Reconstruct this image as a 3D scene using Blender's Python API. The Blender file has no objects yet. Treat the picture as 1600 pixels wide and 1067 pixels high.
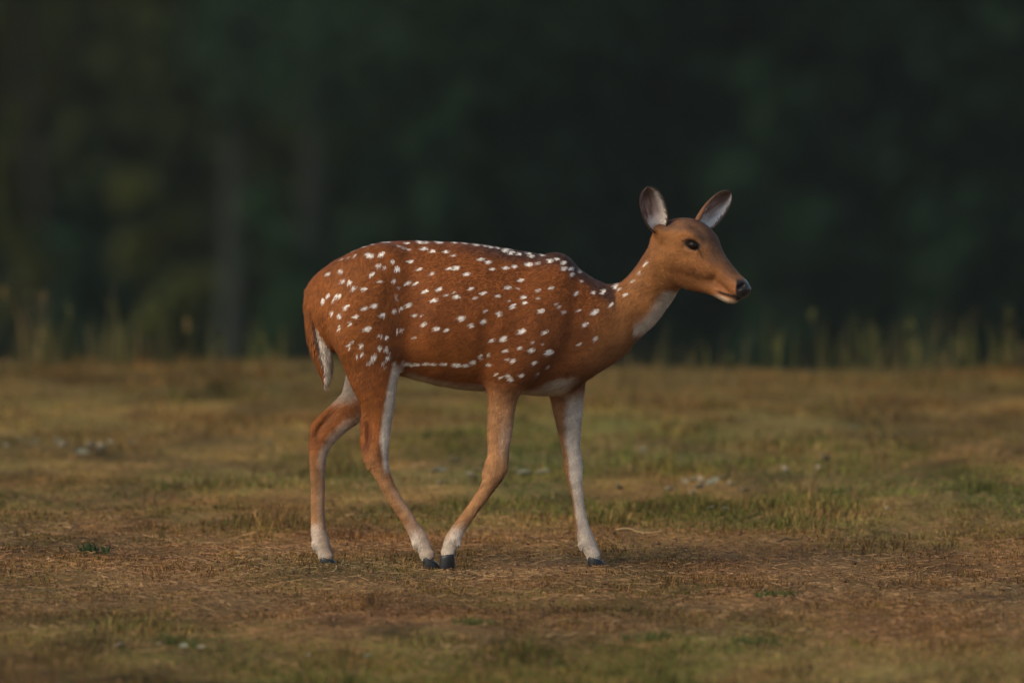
import bpy, math, random
import numpy as np
from mathutils import Vector, Matrix

rng = np.random.default_rng(7)
random.seed(7)
scene = bpy.context.scene
COL = scene.collection
R = math.radians

# ------------------------------------------------------------------ camera
FPX = 400.0 / 36.0 * 1600.0          # focal length in photo pixels
DIST = 27.8                          # camera to deer
YH = -270.0                          # eye level, in photo rows (above the frame)
PITCH = math.atan((533.5 - YH) / FPX)
CAM_H = DIST * math.tan(PITCH + math.atan((888 - 533.5) / FPX))
cam = bpy.data.cameras.new("camera")
cam.lens = 400; cam.sensor_width = 36
cam.clip_start = 0.5; cam.clip_end = 6000
cam.dof.use_dof = True
cam.dof.focus_distance = math.hypot(DIST - 0.05, CAM_H - 0.4)
cam.dof.aperture_fstop = 3.5
cam_o = bpy.data.objects.new("camera", cam)
COL.objects.link(cam_o)
cam_o.location = (0, -DIST, CAM_H)
cam_o.rotation_euler = (math.pi / 2 - PITCH, 0, 0)
scene.camera = cam_o

# ------------------------------------------------------------------ sky, sun, exposure
SUN_EL, SUN_AZ = R(42), R(-130)      # azimuth measured from +Y (view direction) towards +X
world = bpy.data.worlds.new("World"); scene.world = world
world.use_nodes = True
wn = world.node_tree; wn.nodes.clear()
sky = wn.nodes.new("ShaderNodeTexSky"); sky.sky_type = 'NISHITA'; sky.sun_disc = False
sky.sun_elevation = SUN_EL; sky.sun_rotation = SUN_AZ
sky.air_density = 1.0; sky.dust_density = 1.5; sky.ozone_density = 0.8
bg = wn.nodes.new("ShaderNodeBackground"); bg.inputs[1].default_value = 0.085
wo = wn.nodes.new("ShaderNodeOutputWorld")
wn.links.new(sky.outputs[0], bg.inputs[0]); wn.links.new(bg.outputs[0], wo.inputs[0])
sun = bpy.data.lights.new("sun", 'SUN'); sun.energy = 1.8; sun.angle = R(40); sun.color = (1.0, 0.82, 0.57)
sun_o = bpy.data.objects.new("sun", sun); COL.objects.link(sun_o)
sd = Vector((math.sin(SUN_AZ) * math.cos(SUN_EL), math.cos(SUN_AZ) * math.cos(SUN_EL), math.sin(SUN_EL)))
sun_o.rotation_euler = sd.to_track_quat('Z', 'Y').to_euler()
sun_o.location = sd * 60
vs = scene.view_settings
vs.view_transform = 'Standard'; vs.look = 'None'; vs.gamma = 1.0; vs.use_curve_mapping = False
vs.exposure = 0.7
scene.render.engine = 'CYCLES'
scene.cycles.use_denoising = True
scene.cycles.max_bounces = 6

# ------------------------------------------------------------------ helpers
def tag(o, label=None, cat=None, group=None, kind=None):
    if label: o["label"] = label
    if cat: o["category"] = cat
    if group: o["group"] = group
    if kind: o["kind"] = kind
    return o

def np_mesh(name, verts, faces, smooth=False):
    """faces: (n,3) or (n,4) int array, or list of such arrays"""
    me = bpy.data.meshes.new(name)
    fl = faces if isinstance(faces, list) else [faces]
    verts = np.asarray(verts, np.float32)
    me.vertices.add(len(verts)); me.vertices.foreach_set("co", verts.ravel())
    loops = np.concatenate([np.asarray(f, np.int32).ravel() for f in fl])
    starts, pos = [], 0
    for f in fl:
        n, k = f.shape
        starts.append(pos + np.arange(n, dtype=np.int32) * k); pos += n * k
    starts = np.concatenate(starts).astype(np.int32)
    me.loops.add(len(loops)); me.loops.foreach_set("vertex_index", loops)
    me.polygons.add(len(starts)); me.polygons.foreach_set("loop_start", starts)
    me.polygons.foreach_set("use_smooth", np.full(len(starts), smooth, dtype=bool))
    me.update(calc_edges=True)
    return me

def set_col(me, col, name="col"):
    a = me.attributes.new(name, 'FLOAT_COLOR', 'POINT')
    c = np.ones((len(col), 4), np.float32); c[:, :3] = col
    a.data.foreach_set("color", c.ravel())

def set_val(me, val, name):
    a = me.attributes.new(name, 'FLOAT', 'POINT')
    a.data.foreach_set("value", np.asarray(val, np.float32))

def link(name, me, mat=None, parent=None):
    o = bpy.data.objects.new(name, me); COL.objects.link(o)
    if mat: me.materials.append(mat)
    if parent: o.parent = parent
    return o

def empty(name, loc=(0, 0, 0)):
    o = bpy.data.objects.new(name, None); COL.objects.link(o); o.location = loc
    o.empty_display_size = 0.1
    return o

def hash2(ix, iy, seed):
    h = (ix.astype(np.int64) * 374761393 + iy.astype(np.int64) * 668265263 + seed * 974634777) & 0xffffffff
    h = ((h ^ (h >> 13)) * 1274126177) & 0xffffffff
    return ((h ^ (h >> 16)) & 0xffff) / 65535.0

def vnoise(x, y, seed=0):
    x0 = np.floor(x); y0 = np.floor(y); fx = x - x0; fy = y - y0
    fx = fx * fx * (3 - 2 * fx); fy = fy * fy * (3 - 2 * fy)
    a = hash2(x0, y0, seed); b = hash2(x0 + 1, y0, seed); c = hash2(x0, y0 + 1, seed); d = hash2(x0 + 1, y0 + 1, seed)
    return (a + (b - a) * fx) * (1 - fy) + (c + (d - c) * fx) * fy

def fbm(x, y, seed=0, oct=4):
    s = 0; a = 0.5; t = 0
    for i in range(oct):
        s = s + a * vnoise(x * 2 ** i + 13.7 * i, y * 2 ** i - 7.1 * i, seed + i); t += a; a *= 0.5
    return s / t

def sstep(a, b, x):
    t = np.clip((x - a) / (b - a), 0, 1); return t * t * (3 - 2 * t)

def lerp(a, b, t): return a + (b - a) * t

# materials -------------------------------------------------------
def mat_attr(name, rough=0.8, spec=0.2, noise=None, translucent=0.0, sheen=0.0, rough_attr=None, bump=None):
    m = bpy.data.materials.new(name); m.use_nodes = True
    nt = m.node_tree; nt.nodes.clear()
    out = nt.nodes.new("ShaderNodeOutputMaterial")
    p = nt.nodes.new("ShaderNodeBsdfPrincipled")
    at = nt.nodes.new("ShaderNodeAttribute"); at.attribute_name = "col"
    p.inputs["Roughness"].default_value = rough
    p.inputs["Specular IOR Level"].default_value = spec
    p.inputs["Sheen Weight"].default_value = sheen
    src = at.outputs["Color"]
    if noise or bump:
        tc = nt.nodes.new("ShaderNodeTexCoord")
    if noise:
        sc, lo, hi = noise
        nz = nt.nodes.new("ShaderNodeTexNoise"); nz.inputs["Scale"].default_value = sc; nz.inputs["Detail"].default_value = 6
        nt.links.new(tc.outputs["Object"], nz.inputs["Vector"])
        mr = nt.nodes.new("ShaderNodeMapRange"); mr.inputs[1].default_value = 0.3; mr.inputs[2].default_value = 0.7
        mr.inputs[3].default_value = lo; mr.inputs[4].default_value = hi
        nt.links.new(nz.outputs["Fac"], mr.inputs[0])
        mx = nt.nodes.new("ShaderNodeMix"); mx.data_type = 'RGBA'; mx.blend_type = 'MULTIPLY'; mx.inputs[0].default_value = 1
        nt.links.new(src, mx.inputs[6]); nt.links.new(mr.outputs[0], mx.inputs[7])
        src = mx.outputs[2]
    nt.links.new(src, p.inputs["Base Color"])
    if bump:
        nb = nt.nodes.new("ShaderNodeTexNoise"); nb.inputs["Scale"].default_value = bump[0]; nb.inputs["Detail"].default_value = 8
        nt.links.new(tc.outputs["Object"], nb.inputs["Vector"])
        bp = nt.nodes.new("ShaderNodeBump"); bp.inputs["Strength"].default_value = bump[1]; bp.inputs["Distance"].default_value = bump[2]
        nt.links.new(nb.outputs["Fac"], bp.inputs["Height"]); nt.links.new(bp.outputs[0], p.inputs["Normal"])
    if rough_attr:
        ra = nt.nodes.new("ShaderNodeAttribute"); ra.attribute_name = rough_attr
        nt.links.new(ra.outputs["Fac"], p.inputs["Roughness"])
    if translucent > 0:
        tr = nt.nodes.new("ShaderNodeBsdfTranslucent"); ms = nt.nodes.new("ShaderNodeMixShader"); ms.inputs[0].default_value = translucent
        nt.links.new(src, tr.inputs[0]); nt.links.new(p.outputs[0], ms.inputs[1]); nt.links.new(tr.outputs[0], ms.inputs[2])
        nt.links.new(ms.outputs[0], out.inputs[0])
    else:
        nt.links.new(p.outputs[0], out.inputs[0])
    return m

M_ground = mat_attr("soil_and_turf", 0.95, 0.1, noise=(38, 0.55, 1.4), bump=(90, 0.6, 0.012))
M_grass = mat_attr("grass_blades", 0.7, 0.15, translucent=0.25)
M_straw = mat_attr("dry_straw", 0.8, 0.15)
M_leaf = mat_attr("forest_leaves", 0.9, 0.04, translucent=0.06)
M_bark = mat_attr("tree_bark", 0.95, 0.1, noise=(9, 0.5, 1.4), bump=(30, 0.8, 0.03))
M_coat = mat_attr("deer_coat", 0.7, 0.18, noise=(60, 0.86, 1.12), sheen=0.08, rough_attr="rough")
M_fur = mat_attr("deer_fur", 0.62, 0.22)
M_hoof = mat_attr("hoof_horn", 0.42, 0.4, noise=(120, 0.7, 1.3))
M_eye = mat_attr("wet_eye", 0.10, 0.09)
M_pale = mat_attr("withered_leaf", 0.7, 0.2, noise=(80, 0.7, 1.2))

# ------------------------------------------------------------------ terrain
CREST = 10.0
def row_to_y(py):
    return FPX * CAM_H / (py - YH) - DIST

def terrain(x, y):
    z = np.zeros_like(x)
    # gentle unevenness of the trampled field
    und = (fbm(x * 0.55, y * 0.55, 3, 3) - 0.5) * 0.055 + (fbm(x * 3.1, y * 3.1, 9, 3) - 0.5) * 0.022
    und = und + (fbm(x * 14, y * 14, 21, 2) - 0.5) * 0.010
    flat = 1 - 0.75 * np.exp(-((x + 0.1) / 0.6) ** 2 - (y / 0.5) ** 2)    # level where the deer stands
    z = z + und * flat
    # a bank falling to the lower ground under the trees
    c = CREST + (fbm(x * 0.35, x * 0 + 2.2, 5, 3) - 0.5) * 1.6
    t = sstep(0, 26, y - c)
    z = z - 4.3 * t - 0.06 * np.clip(y - c, 0, 6) * (1 - t)
    far = sstep(60, 400, np.abs(y)) + sstep(60, 400, np.abs(x))
    z = z + far * (fbm(x * 0.01, y * 0.01, 31, 3) - 0.5) * 6
    return z

# patch maps shared by soil, blades and litter
def trampled(x, y):
    """1 on the trodden, dry strip that the deer walks along"""
    wob = (fbm(x * 0.9, y * 0.5, 41, 4) - 0.5) + 0.6 * (fbm(x * 4.5, y * 2.0, 43, 3) - 0.5)
    a = sstep(2.0, 0.9, y + wob * 2.2 + 0.25 * np.sin(x * 1.3)) * sstep(-4.2, -1.0, y + wob * 4.5)
    return np.clip(a, 0, 1)

def greenness(x, y):
    g = fbm(x * 0.85 + 3, y * 0.42, 55, 4)
    g = sstep(0.40, 0.66, g)
    band = np.exp(-((y - 2.3) / 1.0) ** 2) * 0.70 + np.exp(-((y + 3.9) / 0.6) ** 2) * 0.35 + 0.14 * np.exp(-((y - 6) / 3) ** 2)
    k = sstep(0.36, 0.66, fbm(x * 3.6, y * 1.5, 61, 3))
    return np.clip((0.10 + g * 0.55 + band * 0.6) * (0.12 + 1.1 * k), 0, 1) * (1 - 0.60 * trampled(x, y))

def tone(x, y):
    """large and small light or dark, reddish or yellowish patches of the turf itself"""
    a = fbm(x * 1.3, y * 0.55, 171, 3) - 0.5; b = fbm(x * 7.5, y * 2.6, 175, 3) - 0.5; r = fbm(x * 2.2 + 9, y * 0.8, 179, 3) - 0.5
    v = 1 + 1.1 * a + 1.3 * b
    return np.clip(np.stack([v * (1.03 + 0.5 * r), v, v * (0.98 - 0.2 * r)], -1), 0.35, 1.9)

def axis_coords(lo, hi, step, far, grow=1.16):
    c = list(np.arange(lo, hi + 1e-6, step))
    s = step; v = hi
    while v < far: s *= grow; v += s; c.append(v)
    s = step; v = lo; pre = []
    while v > -far: s *= grow; v -= s; pre.append(v)
    return np.array(pre[::-1] + c)
gx = axis_coords(-3.2, 3.2, 0.034, 3000); gy = axis_coords(-5.2, 12.0, 0.045, 3000)
GX, GY = np.meshgrid(gx, gy, indexing='ij')
fx, fy = GX.ravel(), GY.ravel()
fz = terrain(fx, fy)
n1, n2 = len(gx), len(gy)
ii = (np.arange(n1 - 1)[:, None] * n2 + np.arange(n2 - 1)[None, :]).ravel()
quads = np.stack([ii, ii + n2, ii + n2 + 1, ii + 1], 1)
me = np_mesh("ground", np.stack([fx, fy, fz], 1), quads, smooth=True)
gr = greenness(fx, fy)[:, None]; tr = trampled(fx, fy)[:, None]
soil_n = fbm(fx * 2.2, fy * 1.6, 71, 4)[:, None]
soil = lerp(np.array([0.098, 0.055, 0.020]), np.array([0.150, 0.088, 0.033]), soil_n)
turf = np.array([0.120, 0.086, 0.022]); green = np.array([0.085, 0.088, 0.018])
gcol = lerp(lerp(turf * (0.75 + 0.5 * soil_n), soil, np.clip(tr * 0.9 + 0.25 * sstep(0.5, 0.65, soil_n), 0, 1)), green, gr * 0.7)
set_col(me, 1.12 * gcol * tone(fx, fy))
ground = link("ground", me, M_ground); tag(ground, "dry trampled field of brown soil and short turf", "ground", kind="structure")

# ------------------------------------------------------------------ deer
S = FPX / math.hypot(DIST, CAM_H)              # pixels per metre at the deer
SINV = math.sin(PITCH + math.atan((888 - 533.5) / FPX))
def PX(px): return (px - 800.0) / S
def PZ(py, y=0.0): return ((888.0 - py) / S - y * SINV) / math.cos(math.asin(SINV))

VOX = 0.0026
ORG = np.array([PX(468), -0.235, -0.004])
DIM = np.array([int((PX(1190) - ORG[0]) / VOX) + 1, int(0.42 / VOX), int((PZ(325) - ORG[2]) / VOX) + 1])
F = np.full(DIM, 0.06, np.float32)
AX = [ORG[i] + np.arange(DIM[i]) * VOX for i in range(3)]

def box_slices(lo, hi):
    a = np.clip(((np.asarray(lo) - ORG) / VOX).astype(int), 0, DIM - 1)
    b = np.clip(((np.asarray(hi) - ORG) / VOX).astype(int) + 2, 1, DIM)
    return tuple(slice(a[i], b[i]) for i in range(3))

def grid_of(sl):
    return np.meshgrid(AX[0][sl[0]].astype(np.float32), AX[1][sl[1]].astype(np.float32), AX[2][sl[2]].astype(np.float32), indexing='ij', sparse=True)

def smin(a, b, k):
    h = np.clip(0.5 + 0.5 * (b - a) / k, 0, 1)
    return b + (a - b) * h - k * h * (1 - h)

def resample(pts, sub=5):
    """Catmull-Rom through rows (x,y,z,r,s)"""
    P = np.asarray(pts, float); n = len(P); out = []
    for i in range(n - 1):
        p0 = P[max(i - 1, 0)]; p1 = P[i]; p2 = P[i + 1]; p3 = P[min(i + 2, n - 1)]
        for k in range(sub):
            t = k / sub
            out.append(0.5 * (2 * p1 + (p2 - p0) * t + (2 * p0 - 5 * p1 + 4 * p2 - p3) * t * t + (3 * p1 - p0 - 3 * p2 + p3) * t ** 3))
    out.append(P[-1])
    return np.array(out)

def chain(rows, sub=5):
    """rows in photo pixels: (px, py, y metres, in-plane radius px, depth radius px)"""
    return resample([(PX(a), y, PZ(b, y), r / S, s / S) for a, b, y, r, s in rows], sub)

def seg_field(a, b, X, Y, Z):
    d = b[:3] - a[:3]; L2 = float(d @ d) + 1e-12
    t = np.clip(((X - a[0]) * d[0] + (Y - a[1]) * d[1] + (Z - a[2]) * d[2]) / L2, 0, 1).astype(np.float32)
    r = a[3] + (b[3] - a[3]) * t; s = a[4] + (b[4] - a[4]) * t
    dx = X - (a[0] + d[0] * t); dy = Y - (a[1] + d[1] * t); dz = Z - (a[2] + d[2] * t)
    q = dx * dx + dz * dz; y2 = dy * dy
    k0 = np.sqrt(q / (r * r) + y2 / (s * s)); k1 = np.sqrt(q / r ** 4 + y2 / s ** 4) + 1e-9
    f = k0 * (k0 - 1) / k1
    return np.where(k0 < 0.05, -np.minimum(r, s), f), t, dx, dy

def chain_field(ch, X, Y, Z, pad=0.045):
    f = None
    for i in range(len(ch) - 1):
        g = seg_field(ch[i], ch[i + 1], X, Y, Z)[0]
        f = g if f is None else np.minimum(f, g)
    return f.astype(np.float32)

def add_chain_local(ch, pad=0.045):
    """field of a chain in its own bounding box, segment by segment"""
    rm = np.maximum(ch[:, 3], ch[:, 4])[:, None]
    rm = rm.max(); lo = (ch[:, :3] - rm).min(0) - pad - 0.01; hi = (ch[:, :3] + rm).max(0) + pad + 0.01
    sl = box_slices(lo, hi)
    f = np.full([s.stop - s.start for s in sl], 0.06, np.float32)
    for i in range(len(ch) - 1):
        rr = max(ch[i, 3], ch[i, 4], ch[i + 1, 3], ch[i + 1, 4]) + pad
        s2 = box_slices(np.minimum(ch[i, :3], ch[i + 1, :3]) - rr, np.maximum(ch[i, :3], ch[i + 1, :3]) + rr)
        X, Y, Z = grid_of(s2)
        g = seg_field(ch[i], ch[i + 1], X, Y, Z)[0]
        loc = tuple(slice(s2[k].start - sl[k].start, s2[k].stop - sl[k].start) for k in range(3))
        f[loc] = np.minimum(f[loc], g)
    return sl, f

# trunk: stations along the body (px: top row, bottom row, half width m)
TORSO = np.array([
    (480, 458, 482, 0.018), (484, 449, 497, 0.036), (490, 438, 512, 0.054), (500, 425, 530, 0.074), (520, 410, 548, 0.096), (545, 397, 562, 0.110),
    (570, 386.5, 572, 0.118), (595, 380.2, 580, 0.122), (620, 378.0, 584, 0.115), (650, 377.5, 593, 0.125), (684, 379, 602, 0.138), (720, 380, 608, 0.141),
    (760, 384.5, 611, 0.138), (800, 391, 614, 0.128), (835, 397, 617, 0.114), (858, 400, 618, 0.107), (870, 397.5, 617, 0.104), (880, 397, 616, 0.101), (890, 403, 612, 0.097),
    (905, 421, 606, 0.091), (925, 438, 584, 0.080), (945, 452, 562, 0.066), (962, 466, 538, 0.050), (975, 472, 520, 0.02)])
def torso_top(x): return np.interp(x, PX(TORSO[:, 0]), PZ(TORSO[:, 1]))
def torso_bot(x): return np.interp(x, PX(TORSO[:, 0]), PZ(TORSO[:, 2]))
def torso_hw(x): return np.interp(x, PX(TORSO[:, 0]), TORSO[:, 3])
def torso_field(X, Y, Z):
    xs = np.asarray(X).ravel()
    def sm(f):
        e = 0.008
        return (f(xs - e) + 2 * f(xs) + f(xs + e)) / 4
    shp = [-1] + [1] * (np.ndim(X) - 1)
    tp = sm(torso_top).reshape(shp).astype(np.float32); bt = sm(torso_bot).reshape(shp).astype(np.float32); hw = sm(torso_hw).reshape(shp).astype(np.float32)
    zc = (tp + bt) / 2; b = np.maximum((tp - bt) / 2, 0.006)
    v = (Z - zc) / b
    w = hw * (1 - 0.20 * np.clip(v, 0, 1) ** 1.5 - 0.10 * np.clip(-v, 0, 1) ** 2)
    n = 2.25
    g = (np.abs(Y / w) ** n + np.abs(v) ** n) ** (1 / n)
    f = (g - 1) * np.minimum(w, b) * 0.92
    ends = np.maximum(PX(479) - X, X - PX(976))
    return np.maximum(f, ends).astype(np.float32)

sl = box_slices((PX(470), -0.2, PZ(650)), (PX(985), 0.2, PZ(355)))
X, Y, Z = grid_of(sl)
F[sl] = torso_field(X, Y, Z)

# neck, muscle masses
NECK = chain([(885, 510, 0, 76, 52), (920, 512, 0, 68, 47), (950, 502, -0.002, 54, 39), (972, 490, -0.004, 47, 33), (992, 478, -0.006, 42.5, 30), (1010, 459, -0.010, 39.5, 28), (1026, 437, -0.016, 38, 28), (1039, 414, -0.022, 36, 28), (1050, 398, -0.026, 32, 27)], 5)
sl, f = add_chain_local(NECK); F[sl] = smin(F[sl], f, 0.028)
for sgn in (-1, 1):
    for rows, k in (
        ([(866, 420, 0.042, 22, 12), (850, 470, 0.074, 40, 20), (836, 520, 0.087, 46, 25), (806, 565, 0.089, 40, 24)], 0.022),      # shoulder
        ([(603, 420, 0.064, 32, 20), (588, 470, 0.086, 50, 26), (574, 520, 0.088, 50, 28)], 0.024),                                # haunch
        ([(598, 406, 0.045, 15, 12), (615, 408, 0.050, 15, 12)], 0.03),                                                           # hip bone
        ([(955, 526, 0.022, 23, 18), (915, 556, 0.040, 28, 20)], 0.03),                                                            # breast
    ):
        sl, f = add_chain_local(chain([(a, b, y * sgn, r, s) for a, b, y, r, s in rows], 4)); F[sl] = smin(F[sl], f, k)

for sgn in (-1, 1):     # hollow of the flank, crease behind the elbow
    for rows, k in (([(636, 430, 0.138, 26, 15), (634, 480, 0.141, 30, 17), (628, 540, 0.136, 24, 16)], 0.03),
                    ([(768, 500, 0.150, 15, 10), (760, 545, 0.147, 13, 12), (757, 590, 0.128, 12, 12)], 0.018)):
        sl, f = add_chain_local(chain([(a, b, y * sgn, r, s_) for a, b, y, r, s_ in rows], 4)); F[sl] = -smin(-F[sl], f, k)

# head: modelled straight, then turned towards the camera
YAW = R(29); CY, SY = math.cos(YAW), math.sin(YAW)
HX0, HY0 = PX(1045), -0.024
def to_head(X, Y):
    dx = X - HX0; dy = Y - HY0
    return dx * CY - dy * SY, dx * SY + dy * CY
def from_head(x, y):
    return HX0 + x * CY + y * SY, HY0 - x * SY + y * CY
def hrow(px, py, y, r, s):
    """photo pixel of a point at local side offset y -> head space row"""
    x = (PX(px) - HX0 - y * SY) / CY
    wy = HY0 - x * SY + y * CY
    return (x, y, PZ(py, wy), r / S, s / S)
def hchain(rows, sub=4): return resample([hrow(*r) for r in rows], sub)
HEAD = []
HEAD.append((hchain([(1046, 380, 0, 30, 27), (1058, 375, 0, 31.5, 31), (1074, 375, 0, 31.5, 33), (1089, 381, 0, 29.5, 32), (1101, 394, 0, 24, 28), (1114, 410, 0, 19.5, 22.5), (1128, 426, 0, 17, 19), (1141, 440, 0, 16, 17.5), (1150, 448.5, 0, 15.5, 17), (1156, 454.5, 0, 14, 15.5)]), 0.010))
HEAD.append((hchain([(1052, 408, 0, 30, 27), (1066, 418, 0, 31, 26), (1082, 426, 0, 29.5, 24), (1098, 437, 0, 22, 19), (1114, 449, 0, 15, 15.5), (1128, 460, 0, 11.5, 13.5), (1138, 467, 0, 9.5, 11.5), (1145, 469, 0, 7.5, 9.5)]), 0.016))
for sg in (-1, 1):
    sh = sg * SY * 0.045 * S
    HEAD.append((hchain([(1086 + sh, 371, sg * 0.043, 13, 10), (1096 + sh, 376, sg * 0.043, 11.5, 9), (1102 + sh, 386, sg * 0.038, 9, 8)]), 0.012))   # brow
    HEAD.append((hchain([(1072 + sh, 402, sg * 0.040, 20, 9), (1092 + sh, 412, sg * 0.036, 16, 9), (1112 + sh * .7, 424, sg * 0.026, 12, 8)]), 0.018))   # cheek bone
    HEAD.append((hchain([(1041 + sh * .8, 363, sg * 0.034, 10, 9), (1049 + sh * .8, 368, sg * 0.034, 12, 10)]), 0.014))   # ear root
    HEAD.append((hchain([(1152 + sh * .25, 449, sg * 0.012, 11, 9), (1158 + sh * .25, 455, sg * 0.012, 10, 8)]), 0.008))   # nose wing
sl = box_slices((PX(990), -0.22, PZ(495)), (PX(1188), 0.10, PZ(325)))
X, Y, Z = grid_of(sl)
HXg, HYg = to_head(X, Y)
hf = None
for ch, k in HEAD:
    g = chain_field(ch, HXg, HYg, Z)
    hf = g if hf is None else smin(hf, g, k)
# mouth slit, nostrils, eye sockets cut in
def carve(ch, k):
    global hf
    hf = -smin(-hf, chain_field(ch, HXg, HYg, Z), k)
for sg in (-1, 1):
    sh = sg * SY * S
    carve(hchain([(1124 + sh * .026, 459.5, sg * 0.0255, 1.2, 1.6), (1130 + sh * .024, 462, sg * 0.0245, 1.9, 3.0), (1144 + sh * .019, 467.5, sg * 0.0195, 2.0, 3.2), (1156 + sh * .010, 468, sg * 0.013, 2.0, 3)], 3), 0.004)
    carve(hchain([(1159 + sh * .019, 452, sg * 0.021, 3.6, 3.6), (1163 + sh * .015, 449, sg * 0.016, 3.0, 3.6)], 3), 0.004)
    carve(hchain([(1093 + sh * .055, 386, sg * 0.054, 9, 4.2), (1101 + sh * .055, 387, sg * 0.053, 9, 4.2)], 3), 0.006)
F[sl] = smin(F[sl], hf.astype(np.float32), 0.018)

# legs (photo px, outlines measured), kept apart from each other
LEGS = {
 'hind_near': chain([(580, 455, -0.070, 66, 26), (578, 500, -0.074, 62, 30), (581, 545, -0.076, 51, 29), (585, 592, -0.074, 37, 24), (593, 632, -0.072, 24, 17.5), (595, 662, -0.072, 17.5, 13), (593, 690, -0.072, 15.5, 11.5), (590, 710, -0.072, 17.5, 12.5), (592, 726, -0.072, 16, 12), (600, 746, -0.072, 12, 10.2), (613, 772, -0.072, 10.4, 9), (632, 802, -0.072, 10, 8.8), (647, 826, -0.072, 10.8, 9.8), (656, 842, -0.072, 12.6, 11.5), (663, 856, -0.072, 11.2, 10.8), (668, 866, -0.072, 11.6, 11)]),
 'hind_far': chain([(574, 470, 0.070, 56, 26), (577, 530, 0.076, 41, 28), (572, 580, 0.074, 31, 24), (555, 630, 0.072, 25, 17), (531, 657, 0.072, 19, 13), (510, 681, 0.072, 16, 11.5), (499, 699, 0.072, 15, 11.5), (495.5, 722, 0.072, 12.4, 10.2), (496, 757, 0.072, 10.8, 9), (496, 798, 0.072, 10.4, 8.8), (497.5, 830, 0.072, 12, 10.6), (501, 848, 0.072, 13, 11.5), (506, 860, 0.072, 11.8, 11), (508.5, 867, 0.072, 11.8, 11)]),
 'fore_near': chain([(822, 505, -0.072, 52, 24), (806, 555, -0.076, 42, 26), (790, 597, -0.074, 28, 20), (784, 635, -0.072, 21.5, 16), (781, 672, -0.074, 19.5, 13), (779, 700, -0.076, 16.8, 12), (776.5, 724, -0.078, 15.8, 12.8), (770.5, 744, -0.080, 14.4, 12.4), (758, 768, -0.082, 10.6, 9.2), (737, 798, -0.084, 9.2, 8.4), (717, 826, -0.086, 10.2, 9.4), (708, 843, -0.088, 12, 11.5), (703, 855, -0.088, 10.8, 10.6), (701, 862, -0.088, 11, 11)]),
 'fore_far': chain([(872, 520, 0.062, 46, 22), (880, 565, 0.066, 38, 24), (885, 605, 0.066, 29, 19), (887, 634, 0.066, 24, 16), (889, 662, 0.068, 19.5, 13.5), (892, 695, 0.070, 14.8, 12), (895, 722, 0.070, 12.8, 11.8), (897, 743, 0.070, 11.2, 10.4), (902, 770, 0.070, 9.0, 8.6), (907, 806, 0.070, 9.0, 8.6), (911.5, 828, 0.070, 11, 10), (917, 846, 0.070, 12.8, 11.5), (924, 859, 0.070, 11.4, 10.8), (927.5, 866, 0.070, 11.6, 11)]),
}
TENDONS = [('hind_near', chain([(575, 622, -0.070, 11, 8), (572.5, 650, -0.070, 7.5, 6.5), (571.5, 680, -0.070, 6.0, 6.2), (573, 704, -0.071, 7.6, 7.6), (579, 726, -0.072, 6.5, 7)], 4)),
           ('fore_near', chain([(786, 716, -0.078, 7, 8), (785, 732, -0.079, 8, 9), (777, 748, -0.080, 6.5, 8)], 3)), ('fore_near', chain([(764, 724, -0.078, 5.5, 6), (760, 742, -0.080, 6, 7)], 3)),
           ('fore_far', chain([(901, 712, 0.07, 6.5, 7), (903, 730, 0.07, 7, 8), (903, 746, 0.07, 5, 7)], 3)), ('fore_far', chain([(887, 722, 0.07, 4.5, 6), (890, 738, 0.07, 5, 6)], 3)),
           ('hind_far', chain([(536, 626, 0.070, 9, 7), (516, 642, 0.070, 7.0, 6.5), (497, 659, 0.071, 6.4, 6.5), (490, 673, 0.072, 6.8, 7.6), (488.5, 695, 0.072, 5.5, 7)], 4))]
FB = F.copy()
for nm, ch in LEGS.items():
    sl, f = add_chain_local(ch)
    for own, tc_ in TENDONS:
        if own == nm:
            X, Y, Z = grid_of(sl); f = smin(f, chain_field(tc_, X, Y, Z), 0.009)
    F[sl] = np.minimum(F[sl], smin(FB[sl], f, 0.024))
TAIL = chain([(508, 442, 0, 11, 12), (495, 450, -0.004, 12, 14), (489, 478, -0.008, 12.5, 17), (492, 508, -0.012, 14.5, 18), (499, 540, -0.016, 15.5, 18), (507, 568, -0.018, 12.5, 15), (510.5, 588, -0.018, 7.5, 10), (509.5, 600, -0.018, 3.2, 4)], 5)
sl, f = add_chain_local(TAIL); F[sl] = np.minimum(F[sl], smin(FB[sl], f, 0.020))
# dew claws behind the fetlocks
for (px, py, y) in ((490, 849, .072), (647.5, 848, -.072), (717, 847, -.088), (907, 850, .07)):
    for dy in (-0.011, 0.011):
        sl, f = add_chain_local(chain([(px, py, y + dy, 3.0, 3), (px + 1, py + 6, y + dy, 1.9, 2)], 2)); F[sl] = smin(F[sl], f, 0.006)
del FB

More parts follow.
